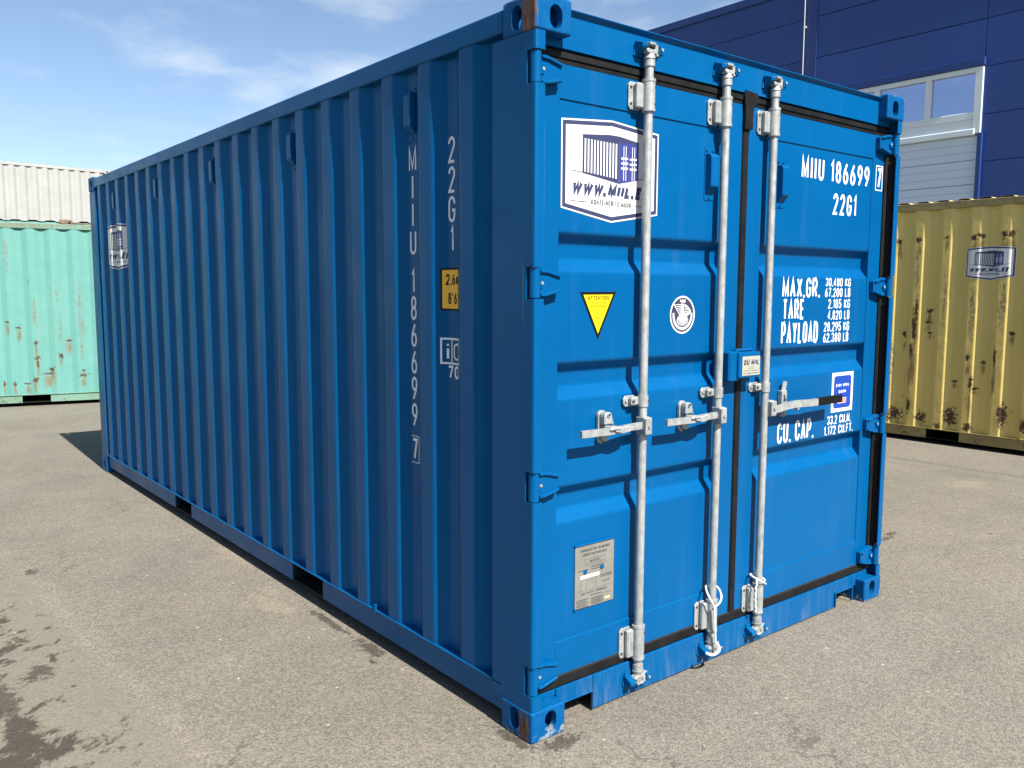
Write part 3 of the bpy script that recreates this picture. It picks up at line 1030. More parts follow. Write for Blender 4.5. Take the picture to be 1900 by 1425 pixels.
# ------------------------------------------------------------------ round-house sticker art shared by three stickers
def logo(pr, cu, cz, s=1.0):
    """white hexagonal sticker with a navy rim; materials: 0 white, 1 navy, 2 grey, 3 royal"""
    def T(pts): return [(cu + x * s, cz + z * s) for x, z in pts]

    def hexa(d):
        return T([(-.252 + d, .162 - d * .9), (0, .183 - d), (.252 - d, .162 - d * .9), (.252 - d, -.146 + d * .8), (0, -.186 + d), (-.252 + d, -.146 + d * .8)])
    pr.poly(hexa(0), 0, 0)
    pr.poly(hexa(.006), 1, 1)
    pr.poly(hexa(.021), 2, 0)
    # the drawn box
    pr.poly(T([(-.150, .118), (-.02, .130), (.036, .1165), (.036, -.042), (-.150, -.018)]), 3, 1)
    pr.poly(T([(-.02, .130), (.140, .118), (.140, -.022), (.0365, -.042), (.0365, .1165)]), 4, 3)
    pr.poly(T([(-.02, .1302), (.036, .1302), (.140, .1182), (.140, .1085), (.0365, .1085)]), 4.5, 1)
    for i in range(11):
        x = -.141 + i * .0158
        k = (x + .15) / .186
        pr.poly(T([(x, .105 - .004 * k), (x + .0075, .105 - .004 * k), (x + .0075, -.012 - .014 * k), (x, -.012 - .014 * k)]), 5, 0)
    for gx_ in (.050, .096):
        for dx in (.009, .021):
            pr.poly(T([(gx_ + dx, .098), (gx_ + dx + .003, .098), (gx_ + dx + .003, -.028), (gx_ + dx, -.028)]), 5, 0)
        for dz in (.048, .030, .012):
            pr.poly(T([(gx_ - .003, dz), (gx_ + .033, dz + .002), (gx_ + .033, dz + .009), (gx_ - .003, dz + .007)]), 6, 0)
    pr.line(T([(-.205, -.012), (-.150, -.015)]), .003 * s, 3.3, 2)
    pr.line(T([(.140, -.018), (.205, -.010)]), .003 * s, 3.3, 2)
    pr.text('WWW.MIIL.EE', cu - .205 * s, cu + .195 * s, cz - .094 * s, cz - .047 * s, .0145 * s, 4, 1, .28, .27)
    pr.text('KONTEINERITE MÜÜK', cu - .105 * s, cu + .105 * s, cz - .127 * s, cz - .107 * s, .0042 * s, 4, 2, 0, .4)
    pr.rect(cu - .205 * s, cz - .120 * s, cu - .125 * s, cz - .117 * s, 4, 2)
    pr.rect(cu + .125 * s, cz - .120 * s, cu + .205 * s, cz - .117 * s, 4, 2)


LOGO_M = [M['white'], M['navyink'], M['greyink'], plain('logo_blue', (0.022, 0.032, 0.16), .5)]

pr = Print(lambda u, v, l: (u, -l * .0003, v))
logo(pr, 4.426, 1.917, .94)
o = pr.build('sticker', LOGO_M, yel)
drape(o, ypl, 0, lambda co, d: Vector((co.x, .008 + d - .0015 + co.y, co.z)))
o['label'] = 'white company sticker'

# ------------------------------------------------------------------ the blue container
blue = thing('shipping_container', 'glossy new blue container with silver locking bars in the middle of the yard', 'container', (0, 0, 0), 0, 'containers around the yard')


def XB(p): return (p[1], CL - p[0], p[2])


PITCH = .2815
pl_b = container(blue, (M['blue'], M['blue'], M['casting']), XB, front_end=True, rear_end=False, posts='door', lock_end=1,
                 c0=CL - (.357 + 19 * PITCH + .085), pitch=PITCH, n=20, pk=((CL - 4.03, CL - 3.68), (CL - 2.04, CL - 1.676)), railz=(2.497, 2.574))
# the same corrugation in world y
pl_y = sorted([(CL - x, d) for x, d in pl_b])
VAL = [.357 + .085 + .5 * (PITCH - .085) + k * PITCH for k in range(19)]      # valley centres


B().cyl((.006, 1.118, .150), (.006, 1.118, .186), .006, 8).cyl((.006, 1.118, .186), (.006, 1.118, .190), .009, 8).build('rail_bolt', M['blue'], blue)


# door end posts, notched where the hinges sit
HZ = (2.358, 1.645, .935, .228)


def mirror(p): return (CW - p[0], p[1], p[2])


def end_post(XX):
    full = [(.003, .235), (.003, .014), (.0055, .006), (.014, .003), (.044, .003), (.047, .005), (.047, .010), (.012, .013), (.010, .085), (.030, .10), (.06, .11), (.06, .235)]
    notch = [(.003, .235), (.003, .048), (.030, .048), (.030, .10), (.06, .11), (.06, .235)]
    b = B(XX)
    zs = [.1185]
    for h in sorted(HZ): zs += [h - .054, h + .054]
    zs += [CH - .1185]
    for i in range(len(zs) - 1):
        b.prism(full if i % 2 == 0 else notch, zs[i], zs[i + 1], 'z')
    return b.build('corner_post', M['blue_post'], blue)


end_post(None)
end_post(mirror)

# header over the doors and sill under them
b = B().prism([(.05, 2.447), (.05, 2.561), (.034, 2.573), (.034, 2.576), (.10, 2.576), (.10, 2.447)], .163, CW - .163, 'x')
b.box((.047, .051, 2.447), (.163, .10, 2.472)).box((CW - .163, .051, 2.447), (CW - .047, .10, 2.472))
header = b.build('door_header', M['blue'], blue)
b = B()
b.box((.352, .05, .008), (2.068, .057, .1435), .002)
b.box((.163, .052, .082), (.3515, .057, .1435), .002).box((2.0685, .052, .082), (CW - .163, .057, .1435), .002)
b.box((.347, .045, .008), (.3515, .058, .086), .0015).box((2.0685, .042, .008), (2.075, .058, .086), .0015)
b.box((.200, .046, .080), (.347, .0515, .086), .0015).box((2.075, .044, .080), (CW - .200, .0515, .086), .0015)
b.box((CW - .205, .044, .01), (CW - .199, .058, .080), .0015)
b.box((.048, .0585, .119), (CW - .048, .10, .1435))
sill = b.build('door_sill', M['blue_sill'], blue)
B().box((.168, .12, .03), (CW - .168, .5, .15)).build('sill_shade_block', M['shade_black'], blue)  # solid near-black block standing for the shade in the sill openings

# doors
ZB, ZT = .186, 2.414
RECS = ((1.826, 1.786, 1.732, 1.688), (1.362, 1.322, 1.270, 1.226), (.906, .866, .812, .768))
YF, YP, YR = .062, .068, .106


def make_door(x0, x1, p0, p1):
    b = B()
    b.box((x0, YF, ZB), (p0, .125, ZT), .004)
    b.box((p1, YF, ZB), (x1, .125, ZT), .004)
    b.box((p0 - .003, YF + .0006, 2.281), (p1 + .003, .124, ZT - .0006), .003)
    b.box((p0 - .003, YF + .0006, ZB + .0006), (p1 + .003, .124, .321), .003)
    prof = [(2.285, YP)]
    for zt, it, ib, zb in RECS:
        prof += [(zt, YP), (it, YR), (ib, YR), (zb, YP)]
    prof.append((.317, YP))
    # soften every bend
    q = [prof[0]]
    for i in range(1, len(prof) - 1):
        p, a, c = Vector(prof[i]), Vector(prof[i - 1]), Vector(prof[i + 1])
        f = .008
        e0 = p + (a - p).normalized() * f; e2 = p + (c - p).normalized() * f
        q += [tuple(e0), tuple(p * .5 + (e0 + e2) * .25), tuple(e2)]
    q.append(prof[-1])
    n = len(q)
    vs = [(p0 - .001, y, z) for z, y in q] + [(p1 + .001, y, z) for z, y in q]
    b.add(vs, [(i, i + 1, n + i + 1, n + i) for i in range(n - 1)])
    return b.build('door', M['blue'], blue)


P_L = (.166, 1.090)
P_R = (1.349, 2.272)
door_l = make_door(.058, 1.200, *P_L)
door_r = make_door(1.240, CW - .058, *P_R)

# seals
def seal(poly, a, bb, ax, XX=None):
    return B(XX).prism(poly, a, bb, ax).build('door_seal', M['rubber'], blue)


seal([(.066, 2.4135), (.056, 2.4185), (.0565, 2.437), (.066, 2.4465), (.11, 2.446), (.11, 2.4135)], .034, CW - .034, 'x')
seal([(.066, 2.398), (.0615, 2.400), (.0605, 2.4125), (.066, 2.4134)], .06, CW - .06, 'x')
seal([(.066, .1865), (.054, .182), (.053, .152), (.066, .1440), (.11, .1440), (.11, .1865)], .034, CW - .034, 'x')
seal([(1.2005, .064), (1.205, .056), (1.236, .056), (1.2395, .064), (1.2395, .12), (1.2005, .12)], .19, 2.41, 'z')
seal([(1.195, 2.30), (1.248, 2.30), (1.252, 2.395), (1.29, 2.425), (1.275, 2.452), (1.190, 2.457), (1.188, 2.43), (1.196, 2.38)], .046, .0555, 'y')
for XX in (None, mirror):
    seal([(.0165, .084), (.0165, .030), (.021, .027), (.031, .040), (.037, .048), (.050, .049), (.0575, .058), (.0575, .084)], .187, 2.413, 'z', XX)  # side seals, widened so the black rubber also stands for post cavity shade


# hinges: a barrel in the post's notch and a tapered blade with two ridges
def make_hinge(XX, parent):
    b = B(XX)
    b.cyl((.024, .026, -.050), (.024, .026, .050), .0185, 20)
    blade = [(.026, -.049), (.075, -.047), (.152, -.030), (.152, .030), (.075, .047), (.026, .049)]
    b.prism(blade, .036, .0615, 'y', bev=.003)
    b.prism([(.055, .035), (.085, .034), (.146, .019), (.148, .029), (.076, .046), (.055, .046)], .026, .0365, 'y', bev=.002)
    b.prism([(.055, -.035), (.085, -.034), (.146, -.019), (.148, -.029), (.076, -.046), (.055, -.046)], .026, .0365, 'y', bev=.002)
    b.cyl((.052, .0365, 0), (.052, .029, 0), .017, 16)
    h = b.build('hinge', M['blue'], parent)
    h.location = (0, 0, HZ[0])
    p = B(XX).cyl((.024, .026, .0502), (.024, .026, .0535), .010, 10)
    p.cyl((.060, .0288, 0), (.060, .026, 0), .006, 8)
    pin = p.build('hinge_pin', M['steel'], parent)
    pin.location = (0, 0, HZ[0])
    for z in HZ[1:]:
        dup(h, parent, (0, 0, z))
        dup(pin, parent, (0, 0, z))


make_hinge(None, door_l)
make_hinge(mirror, door_r)

def holes(lst, parent, name='bracket_hole', mat='dark'):
    for p0, p1, r in lst:
        B().cyl(p0, p1, r, 8).build(name, M[mat], parent)


# locking bars
BY = .026          # depth of the bar's axis
BR = .0170


def flange(b, x, za, zb, sg=-1):
    """bolted plate left of a bar sleeve"""
    x0, x1 = (x - .078, x - .018)
    b.prism([(x0 + .01, za), (x1, za), (x1, zb), (x0 + .01, zb), (x0, zb - .012), (x0, za + .012)], .0535, .0615, 'y', bev=.0015)
    b.prism([(x0 + .024, za + .004), (x1 + .004, za + .004), (x1 + .004, zb - .004), (x0 + .024, zb - .004)], .030, .0535, 'y', bev=.006)


def rivets(b, pts, y=.051):
    for x, z in pts:
        b.cyl((x, .054, z), (x, y - .002, z), .0065, 8)


bars = ((.575, door_l, -1), (1.037, door_l, -1), (1.370, door_r, 1))
for bx, door, hs in bars:
    b = B().cyl((bx, BY, .07), (bx, BY, 2.505), BR, 24)
    b.build('locking_bar', M['steel'], door)
    # guide sleeves top and bottom
    for za, zb, ring in ((2.285, 2.400, 1), (.160, .298, 0)):
        b = B()
        b.cyl((bx, BY, za), (bx, BY, zb), .0240, 24)
        for zr in (za, zb - .008):
            b.cyl((bx, BY, zr - .001), (bx, BY, zr + .009), .0258, 24)
        for zr in ((zb + .0, zb + .05) if ring else (za - .045, za)):
            b.cyl((bx, BY, min(zr, zr) - .004), (bx, BY, zr + .004), .0212, 20)
        flange(b, bx, za + .004, zb - .010)
        br = b.build('bar_bracket', M['steel'], door)
        for zz in (za + .025, zb - .03):
            holes([((bx - .066, .0535, zz), (bx - .066, .0515, zz), .0055), ((bx + .012, BY - .0200, zz), (bx + .0128, BY - .0224, zz), .0045)], door)
    # mid clamp
    b = B()
    zc = 1.197
    b.cyl((bx, BY, zc - .021), (bx, BY, zc + .021), .0212, 24)
    flange(b, bx, zc - .021, zc + .021)
    rivets(b, [(bx - .064, zc)], .050)
    b.build('bar_clamp', M['steel'], door)
    holes([((bx - .046, .0305, zc), (bx - .046, .0285, zc), .006), ((bx + .012, BY - .0170, zc), (bx + .0128, BY - .0192, zc), .0045)], door)
    # cams
    for zc, s in ((2.508, 1), (.078, -1)):
        b = B()
        b.cyl((bx, BY, zc - s * .060), (bx, BY, zc - s * .030), .0215, 20)
        b.cyl((bx, BY, zc - s * .034), (bx, BY, zc - s * .016), .0245, 20, r1=.018)
        # C-shaped claw and side horn
        claw = [(-.026, .0), (.024, .0), (.030, .012), (.030, .034), (.014, .038), (.014, .016), (-.002, .014), (-.022, .018), (-.034, .010)]
        b.prism([(bx + x, zc - s * .018 + s * z) for x, z in claw], .008, .034, 'y', bev=.002)
        b.prism([(bx + x, zc - s * .020 + s * z) for x, z in ((.015, -.004), (.046, .0), (.048, .008), (.015, .010))], .014, .030, 'y', bev=.0015)
        b.box((bx - .020, .004, zc + s * .016 - .004), (bx + .014, .040, zc + s * .016 + .006), .002)
        b.build('bar_cam', M['steel'], door)
    # keepers welded to header and sill
    for zc, s, par in ((2.508, 1, header), (.078, -1, sill)):
        b = B()
        b.prism([(bx - .066, zc - .028), (bx + .062, zc - .028), (bx + .066, zc + .022), (bx - .052, zc + .030)], .0425, .0498, 'y', bev=.002)
        b.prism([(.0420, zc - s * .022), (.004, zc - s * .002), (.002, zc + s * .014), (.0420, zc + s * .026)], bx - .060, bx - .030, 'x', bev=.003)
        b.prism([(.0420, zc - s * .024), (.008, zc - s * .016), (.006, zc + s * .016), (.0420, zc + s * .022)], bx + .036, bx + .058, 'x', bev=.003)
        b.box((bx - .030, .024, zc + s * .022 - .005), (bx + .036, .0424, zc + s * .022 + .005), .002)
        kp = b.build('cam_keeper', M['blue'], par)
        b = B()
        b.cyl((bx + .047, .0055, zc + s * .002), (bx + .047, .0020, zc + s * .002), .006, 8)
        b.build('keeper_bolt', M['steel'], par)
    # handle hub on the bar
    zc = 1.102
    b = B()
    b.box((bx - .020 if hs < 0 else bx + .002, -.006, zc - .036), (bx - .002 + .014 if hs < 0 else bx + .036, .044, zc + .036), .005)
    b.box((bx - .022 if hs < 0 else bx, -.016, zc - .034), (bx + .012 if hs < 0 else bx + .036, -.0055, zc + .034), .004)
    hx = bx - .005 if hs < 0 else bx + .019
    b.cyl((hx, -.016, zc), (hx, -.021, zc), .0085, 10)
    b.build('handle_hub', M['steel'], door)


def lever(pts, h, y_t, parent, mat, name='door_handle'):
    """flat bar following (x, y, z) points, h high"""
    b = B()
    n = len(pts)
    vs, fs = [], []
    for (x, y, z) in pts:
        vs += [(x, y - y_t / 2, z - h / 2), (x, y - y_t / 2, z + h / 2), (x, y + y_t / 2, z + h / 2), (x, y + y_t / 2, z - h / 2)]
    for i in range(n - 1):
        o = 4 * i
        for k in range(4):
            fs.append((o + k, o + (k + 1) % 4, o + 4 + (k + 1) % 4, o + 4 + k))
    fs += [(0, 1, 2, 3), (4 * n - 4, 4 * n - 3, 4 * n - 2, 4 * n - 1)]
    b.add(vs, fs)
    return b


for bx, hl in ((.575, .215), (1.037, .675)):
    d = bx - hl
    b = lever([(bx - .018, .012, 1.104), (bx - .07, .010, 1.104), (bx - .13, .004, 1.103), (bx - .19, -.006, 1.103), (hl + .13, -.010, 1.104), (hl, -.010, 1.106)], .026, .012, door_l, None)
    b.prism([(bx - .19, 1.098), (bx - .15, 1.088), (bx - .11, 1.094), (bx - .08, 1.105), (bx - .12, 1.118), (bx - .185, 1.112)], -.020, -.004, 'y', bev=.003)
    b.build('door_handle', M['steel'], door_l)
    cx = bx - .192
    b = B()
    b.prism([(cx + x, 1.110 + z) for x, z in stadium(.044, .128)], .050, .0665, 'y', bev=.003)
    b.prism([(cx - .018, 1.122), (cx + .018, 1.122), (cx + .036, 1.112), (cx + .020, 1.160), (cx + .014, 1.168), (cx - .012, 1.168), (cx - .018, 1.155)], .020, .0505, 'y', bev=.004)
    b.prism([(cx - .030, 1.106), (cx + .022, 1.106), (cx + .036, 1.116), (cx - .022, 1.122)], -.024, .0205, 'y', bev=.004)
    b.prism([(cx - .016, 1.058), (cx + .016, 1.058), (cx + .018, 1.086), (cx - .018, 1.086)], .030, .0505, 'y', bev=.004)
    b.cyl((cx, .0505, 1.158), (cx, .015, 1.158), .008, 8)
    b.build('handle_catch', M['steel'], door_l)
    holes([((cx, .0145, 1.160), (cx, .0135, 1.160), .0055), ((cx + .002, .0495, 1.054), (cx + .002, .0488, 1.054), .006)], door_l)
# third handle points right and ends in a black grip
bx = 1.370
b = lever([(bx + .034, .010, 1.090), (bx + .085, .004, 1.096), (bx + .135, -.006, 1.106), (bx + .20, -.012, 1.110), (bx + .28, -.012, 1.106), (bx + .36, -.016, 1.106), (bx + .368, -.016, 1.106)], .032, .012, door_r, None)
b.build('door_handle', M['steel'], door_r)
b = lever([(bx + .358, -.016, 1.106), (bx + .45, -.016, 1.1075), (bx + .560, -.016, 1.109)], .036, .017, door_r, None)
b.build('handle_grip', M['black'], door_r)
cx = 1.545
b = B()
b.prism([(cx - .018, 1.16), (cx + .014, 1.16), (cx + .028, 1.205), (cx + .002, 1.210)], .046, .052, 'y', bev=.001)
b.prism([(cx - .020, 1.075), (cx + .020, 1.075), (cx + .020, 1.168), (cx - .016, 1.168)], .040, .0665, 'y', bev=.003)
b.cyl((cx - .002, .062, 1.066), (cx - .002, .040, 1.066), .020, 14)
b.cyl((cx - .002, .040, 1.066), (cx - .002, .034, 1.066), .010, 10)
b.cyl((cx, .040, 1.148), (cx, .033, 1.148), .009, 10)
b.cyl((cx + .02, .0, 1.090), (cx + .02, -.022, 1.090), .008, 10)
b.build('handle_catch', M['steel'], door_r)
B().box((cx - .008, .0385, 1.118), (cx + .010, .0398, 1.132)).build('bracket_hole', M['dark'], door_r)

# lock box over the door joint
b = B()
b.box((1.083, .002, 1.240), (1.150, .0615, 1.366), .006, seg=2)
b.box((1.076, .004, 1.243), (1.0835, .0615, 1.363), .003)
lb = b.build('lock_box', M['blue'], door_l)
b = B()
b.box((1.128, -.010, 1.252), (1.278, .046, 1.362), .006, seg=2)
b.box((1.150, .020, 1.362), (1.262, .046, 1.374), .004)
b.box((1.279, .016, 1.268), (1.300, .040, 1.345), .003)
b.build('lock_box', M['blue'], door_r)
pr = Print(lambda u, v, l: (u, -.0108 - l * .0003, v))
pr.rect(1.150, 1.262, 1.2735, 1.344, 0, 0)
pr.text('OÜ MIIL', 1.158, 1.266, 1.306, 1.330, .0058, 1, 1, .2, .3)
pr.text('TALLINN', 1.193, 1.232, 1.297, 1.3005, .0009, 1, 2)
pr.text('ESTONIA', 1.193, 1.232, 1.289, 1.2925, .0009, 1, 2)
pr.rect(1.160, 1.281, 1.206, 1.2835, 1, 2); pr.rect(1.214, 1.281, 1.264, 1.2835, 1, 2)
pr.rect(1.160, 1.2695, 1.176, 1.2725, 1, 2); pr.rect(1.184, 1.2695, 1.264, 1.2725, 1, 2)
pr.build('lock_plate', [M['cream'], M['navyink'], M['greyink']], door_r)


# vents: louvred boxes with flanges
def vent_shape(b):
    """in (a, y, z): a across, faces -y, back plate on y = 0"""
    b.prism([(-.030, -.106), (.030, -.106), (.030, .106), (-.030, .106)], -.003, 0, 'y')
    prof = [(-.003, -.086), (-.034, -.052), (-.034, .066), (-.026, .078), (-.003, .080)]
    b.prism(prof, -.0255, .0255, 'x', bev=.0025)
    for a, z in ((-.018, .093), (.018, .093), (0, -.096)):
        b.cyl((a, -.003, z), (a, -.007, z), .006, 8)


for vx, door in ((.991, door_l), (1.490, door_r)):
    b = B(lambda p, vx=vx: (vx + p[0], YP + p[1], 2.097 + p[2]))
    vent_shape(b)
    b.build('vent', M['blue'], door)
v0 = None
for k in (1, 5, 9, 13, 17):
    if v0 is None:
        b = B(lambda p: (.044 + p[1], -p[0] * .96, p[2]))
        vent_shape(b)
        v0 = b.build('vent', M['blue'], blue)
        v0.location = (0, VAL[k] - .004, 2.332)
    else:
        dup(v0, blue, (0, VAL[k] - .004, 2.332))

# ------------------------------------------------------------------ print on the doors
DP = lambda u, v, l: (u, YP - .0012 - l * .0003, v)
pr = Print(DP)
logo(pr, .4285, 2.057)
o = pr.build('sticker', LOGO_M, door_l)
o['label'] = 'large white company sticker with a drawn container'

pr = Print(DP)
pr.poly([(.275, 1.615), (.461, 1.616), (.368, 1.440)], 0, 1)
pr.poly([(.2915, 1.605), (.4445, 1.606), (.368, 1.461)], 1, 0)
pr.text('ATTENTION', .314, .423, 1.5855, 1.601, .0026, 2, 1)
for i, (tx, w) in enumerate((('THIS CONTAINER', .083), ('MUST BE REPAIRED', .078), ('ONLY', .021), ('WITH', .024), ('CORTEN', .037), ('STEEL', .026))):
    zz = 1.572 - i * .0145
    pr.text(tx, .3685 - w / 2, .3685 + w / 2, zz, zz + .0085, .0012, 2, 2)
o = pr.build('sticker', [M['yellowink'], M['black'], M['ochreink']], door_l)
o['label'] = 'yellow warning triangle'

# round class emblem: bird over a globe in a lettered ring
pr = Print(DP)
ex, ez = .846, 1.524
pr.disc(ex, ez, .0765, 0, 0, 40, .0765)
pr.disc(ex, ez, .0695, 1, 1, 40)
pr.line([(ex + .0560 * math.cos(R(a)), ez + .0560 * math.sin(R(a))) for a in range(172, 369, 7)], .0115, 2, 2)
for a in range(176, 366, 5):
    pr.line([(ex + r_ * math.cos(R(a)), ez + r_ * math.sin(R(a))) for r_ in (.0518, .0602)], .0014, 2.5, 0)
pr.text('ABS', ex - .018, ex + .016, ez + .049, ez + .062, .0038, 2, 0)
pr.disc(ex, ez - .022, .0355, 2, 2, 24, .022)
pr.poly([(ex - .010, ez + .045), (ex + .007, ez + .045), (ex + .008, ez + .012), (ex + .024, ez - .002), (ex + .022, ez - .022), (ex + .004, ez - .032), (ex - .014, ez - .026), (ex - .018, ez - .006), (ex - .008, ez + .006)], 3, 0)
pr.poly([(ex + .014, ez + .006), (ex + .050, ez + .014), (ex + .046, ez + .004), (ex + .028, ez - .006)], 3.2, 0)
for i in range(7):
    f = i / 6
    pr.line([(ex - .052 + .040 * f, ez + .040 - .048 * f), (ex - .010, ez + .042 - .034 * f)], .0026, 3.4, 0)
pr.line([(ex - .054, ez + .042), (ex - .010, ez - .012)], .003, 3.6, 0)
for i in range(5):
    f = i / 4
    pr.line([(ex + .010, ez + .042 - .03 * f), (ex + .024 + .026 * f, ez + .034 - .018 * f)], .0024, 3.4, 0)
pr.line([(ex + .010, ez + .043), (ex + .030, ez + .034), (ex + .052, ez + .014)], .0026, 3.6, 0)
for a in (-.018, -.026):
    pr.line([(ex - .030, ez + a), (ex - .012, ez + a - .012), (ex + .020, ez + a - .010), (ex + .032, ez + a + .004)], .0022, 3.8, 1)
o = pr.build('sticker', [M['white'], plain('emblem_ink', (.03, .032, .06), .45), plain('emblem_grey', (.42, .43, .46), .45)], door_l)
o['label'] = 'round dark class emblem with a bird'

# engraved approval plate
B().box((.262, YP - .0050, .418), (.468, YP - .0005, .668), .001).build('plate_backing', M['plate'], door_l)
pr = Print(lambda u, v, l: (u, YP - .0058 - l * .0003, v))
b = B().box((.258, YP - .0105, .664), (.472, YP - .0005, .671), .002).box((.258, YP - .009, .415), (.268, YP - .0005, .425), .002)
b.build('plate_clip', M['blue'], door_l)
pr.text('APPROVED FOR TRANSPORT', .288, .445, .6375, .6475, .0020, 0, 0)
pr.text('UNDER CUSTOMS SEAL', .302, .430, .6205, .6305, .0020, 0, 0)
pr.line([(.312, .588), (.418, .588), (.418, .607), (.312, .607)], .0010, 0, 0, True)
pr.text('GB/LR 2021', .338, .392, .5935, .6015, .0016, 0, 0)
for u0, u1, v in ((.275, .330, .565), (.345, .415, .572), (.345, .400, .562), (.395, .455, .530), (.395, .460, .523), (.404, .448, .504)):
    pr.rect(u0, v, u1, v + .0035, 0, 0)
pr.line([(.292, .528), (.292, .487)], .001, 0, 0); pr.line([(.32, .528), (.32, .487)], .0006, 0, 0)
pr.line([(.372, .535), (.372, .487)], .001, 0, 0); pr.rect(.270, .4855, .462, .4863, 0, 0); pr.rect(.270, .5805, .462, .581, 0, 0)
pr.text('CSC SAFETY APPROVAL', .292, .432, .4700, .4795, .0020, 0, 0)
pr.rect(.340, .4605, .400, .4640, 0, 0)
for i in range(5):
    pr.rect(.270, .4500 - i * .0075, .322 + .012 * (i % 2 == 0), .4535 - i * .0075, 0, 0)
for i in range(5):
    pr.rect(.348, .4480 - i * .0060, .408, .4505 - i * .0060, 0, 0)
for i in range(5):
    pr.rect(.348 + i * .0148, .4235, .3492 + i * .0148, .4515, 0.5, 0)
pr.rect(.405, .456, .452, .4575, 0, 0); pr.rect(.418, .430, .448, .440, 0, 2)
pr.rect(.288, .5335, .388, .5470, 1, 1)
o = pr.build('approval_plate', [M['greyink'], M['white'], plain('plate_tint', (.36, .34, .22), .5)], door_l)
b = B()
for u, v in ((.313, .5605), (.402, .5640)): b.cyl((u, YP - .005, v), (u, YP - .010, v), .0085, 12)
b.build('plate_rivet', M['blue'], door_l)

# right door lettering
pr = Print(DP)
pr.text('MIIU 186699', 1.655, 2.248, 2.137, 2.240, .0135, 0, 0, 0, .55)
pr.build('lettering', [M['whitetxt']], door_r); pr = Print(DP)
pr.text('22G1', 1.929, 2.137, 1.988, 2.089, .0130, 0, 0, 0, .60)
pr.build('lettering', [M['whitetxt']], door_r); pr = Print(DP)
for tx, u0, u1, v0, v1 in (('MAX.GR.', 1.538, 1.846, 1.592, 1.684), ('TARE', 1.546, 1.718, 1.490, 1.585), ('PAYLOAD', 1.540, 1.842, 1.378, 1.480)):
    pr.text(tx, u0, u1, v0, v1, .0122, 0, 0, 0, .36)
    pr.build('lettering', [M['whitetxt']], door_r); pr = Print(DP)
for tx, u0, u1, v0, v1 in (('30.480 KG', 1.893, 2.119, 1.645, 1.686), ('67.200 LB', 1.891, 2.119, 1.594, 1.638), ('2.185 KG', 1.923, 2.120, 1.538, 1.584),
                           ('4.820 LB', 1.923, 2.120, 1.484, 1.529), ('28.295 KG', 1.894, 2.121, 1.427, 1.473), ('62.380 LB', 1.891, 2.118, 1.374, 1.420)):
    pr.text(tx, u0, u1, v0, v1, .0062, 0, 0, 0, .42)
    pr.build('lettering', [M['whitetxt']], door_r); pr = Print(DP)
pr.text('CU. CAP.', 1.538, 1.840, .914, 1.012, .0122, 0, 0, 0, .36)
pr.build('lettering', [M['whitetxt']], door_r); pr = Print(DP)
pr.text('33.2 CU.M.', 1.958, 2.176, .963, 1.007, .0062, 0, 0, 0, .42)
pr.build('lettering', [M['whitetxt']], door_r); pr = Print(DP)
pr.text('1.172 CU.FT.', 1.934, 2.200, .911, .955, .0062, 0, 0, 0, .42)
pr.build('lettering', [M['whitetxt']], door_r)
pr = Print(lambda u, v, l: (u, YF - .0012 - l * .0003, v))
pr.line([(2.302, 2.131), (2.364, 2.131), (2.364, 2.250), (2.302, 2.250)], .0050, 0, 0, True)
pr.text('7', 2.312, 2.354, 2.141, 2.241, .0150, 0, 0)
pr.build('lettering', [M['whitetxt']], door_r)
pr = Print(DP)
pr.rect(1.987, 1.022, 2.184, 1.220, 0, 0)


def rrect(u0, v0, u1, v1, r):
    return arc(u1 - r, v0 + r, r, r, -90, 0, 5) + arc(u1 - r, v1 - r, r, r, 0, 90, 5) + arc(u0 + r, v1 - r, r, r, 90, 180, 5) + arc(u0 + r, v0 + r, r, r, 180, 270, 5)


pr.poly(rrect(2.006, 1.040, 2.165, 1.203, .018), 1, 1)
pr.text('EASY OPEN', 2.026, 2.144, 1.148, 1.162, .0035, 2, 0)
pr.text('DOOR', 2.052, 2.118, 1.116, 1.130, .0038, 2, 0)
pr.rect(2.045, 1.064, 2.124, 1.091, 2, 0)
pr.rect(2.048, 1.067, 2.121, 1.088, 3, 2)
pr.text('PRESS', 2.053, 2.116, 1.071, 1.084, .0022, 4, 0)
o = pr.build('sticker', [M['white'], M['royal'], M['redink']], door_r)
o['label'] = 'blue and white opening sign'

# ------------------------------------------------------------------ print on the long side (faces -x, reads towards -y)
VX = .044 - .0012


def SP(u0):
    return lambda u, v, l: (VX - l * .0003, u0 - u, v)


yv = VAL[1] + .004
pr = Print(SP(yv))
for i, ch in enumerate('MIIU'):
    z1 = 2.203 - i * .1123
    w = .029 if ch == 'M' else .024
    if ch == 'I': pr.text(ch, -.006, .008, z1 - .100, z1, .0115, 0, 0)
    else: pr.text(ch, -w, w, z1 - .100, z1, .0115, 0, 0)
for i, ch in enumerate('186699'):
    z1 = 1.709 - i * .1123
    if ch == '1': pr.text(ch, -.014, .008, z1 - .100, z1, .0115, 0, 0)
    else: pr.text(ch, -.022, .022, z1 - .100, z1, .0110, 0, 0)
pr.line([(-.0315, .894), (.031, .894), (.031, 1.007), (-.0315, 1.007)], .0032, 0, 0, True)
pr.text('7', -.020, .020, .906, .998, .0125, 0, 0)
pr.build('lettering', [M['whiteside']], blue)
yv = VAL[0] + .004
pr = Print(SP(yv))
for i, ch in enumerate('22G1'):
    z1 = 2.206 - i * .1123
    if ch == '1': pr.text(ch, -.010, .010, z1 - .100, z1, .0110, 0, 0)
    else: pr.text(ch, -.024, .022, z1 - .100, z1, .0110, 0, 0)
pr.build('lettering', [M['whiteside']], blue)


def side_drape(o, lift=.0012):
    drape(o, pl_y, 1, lambda co, d: Vector((.008 + d - lift + co.x, co.y, co.z)))


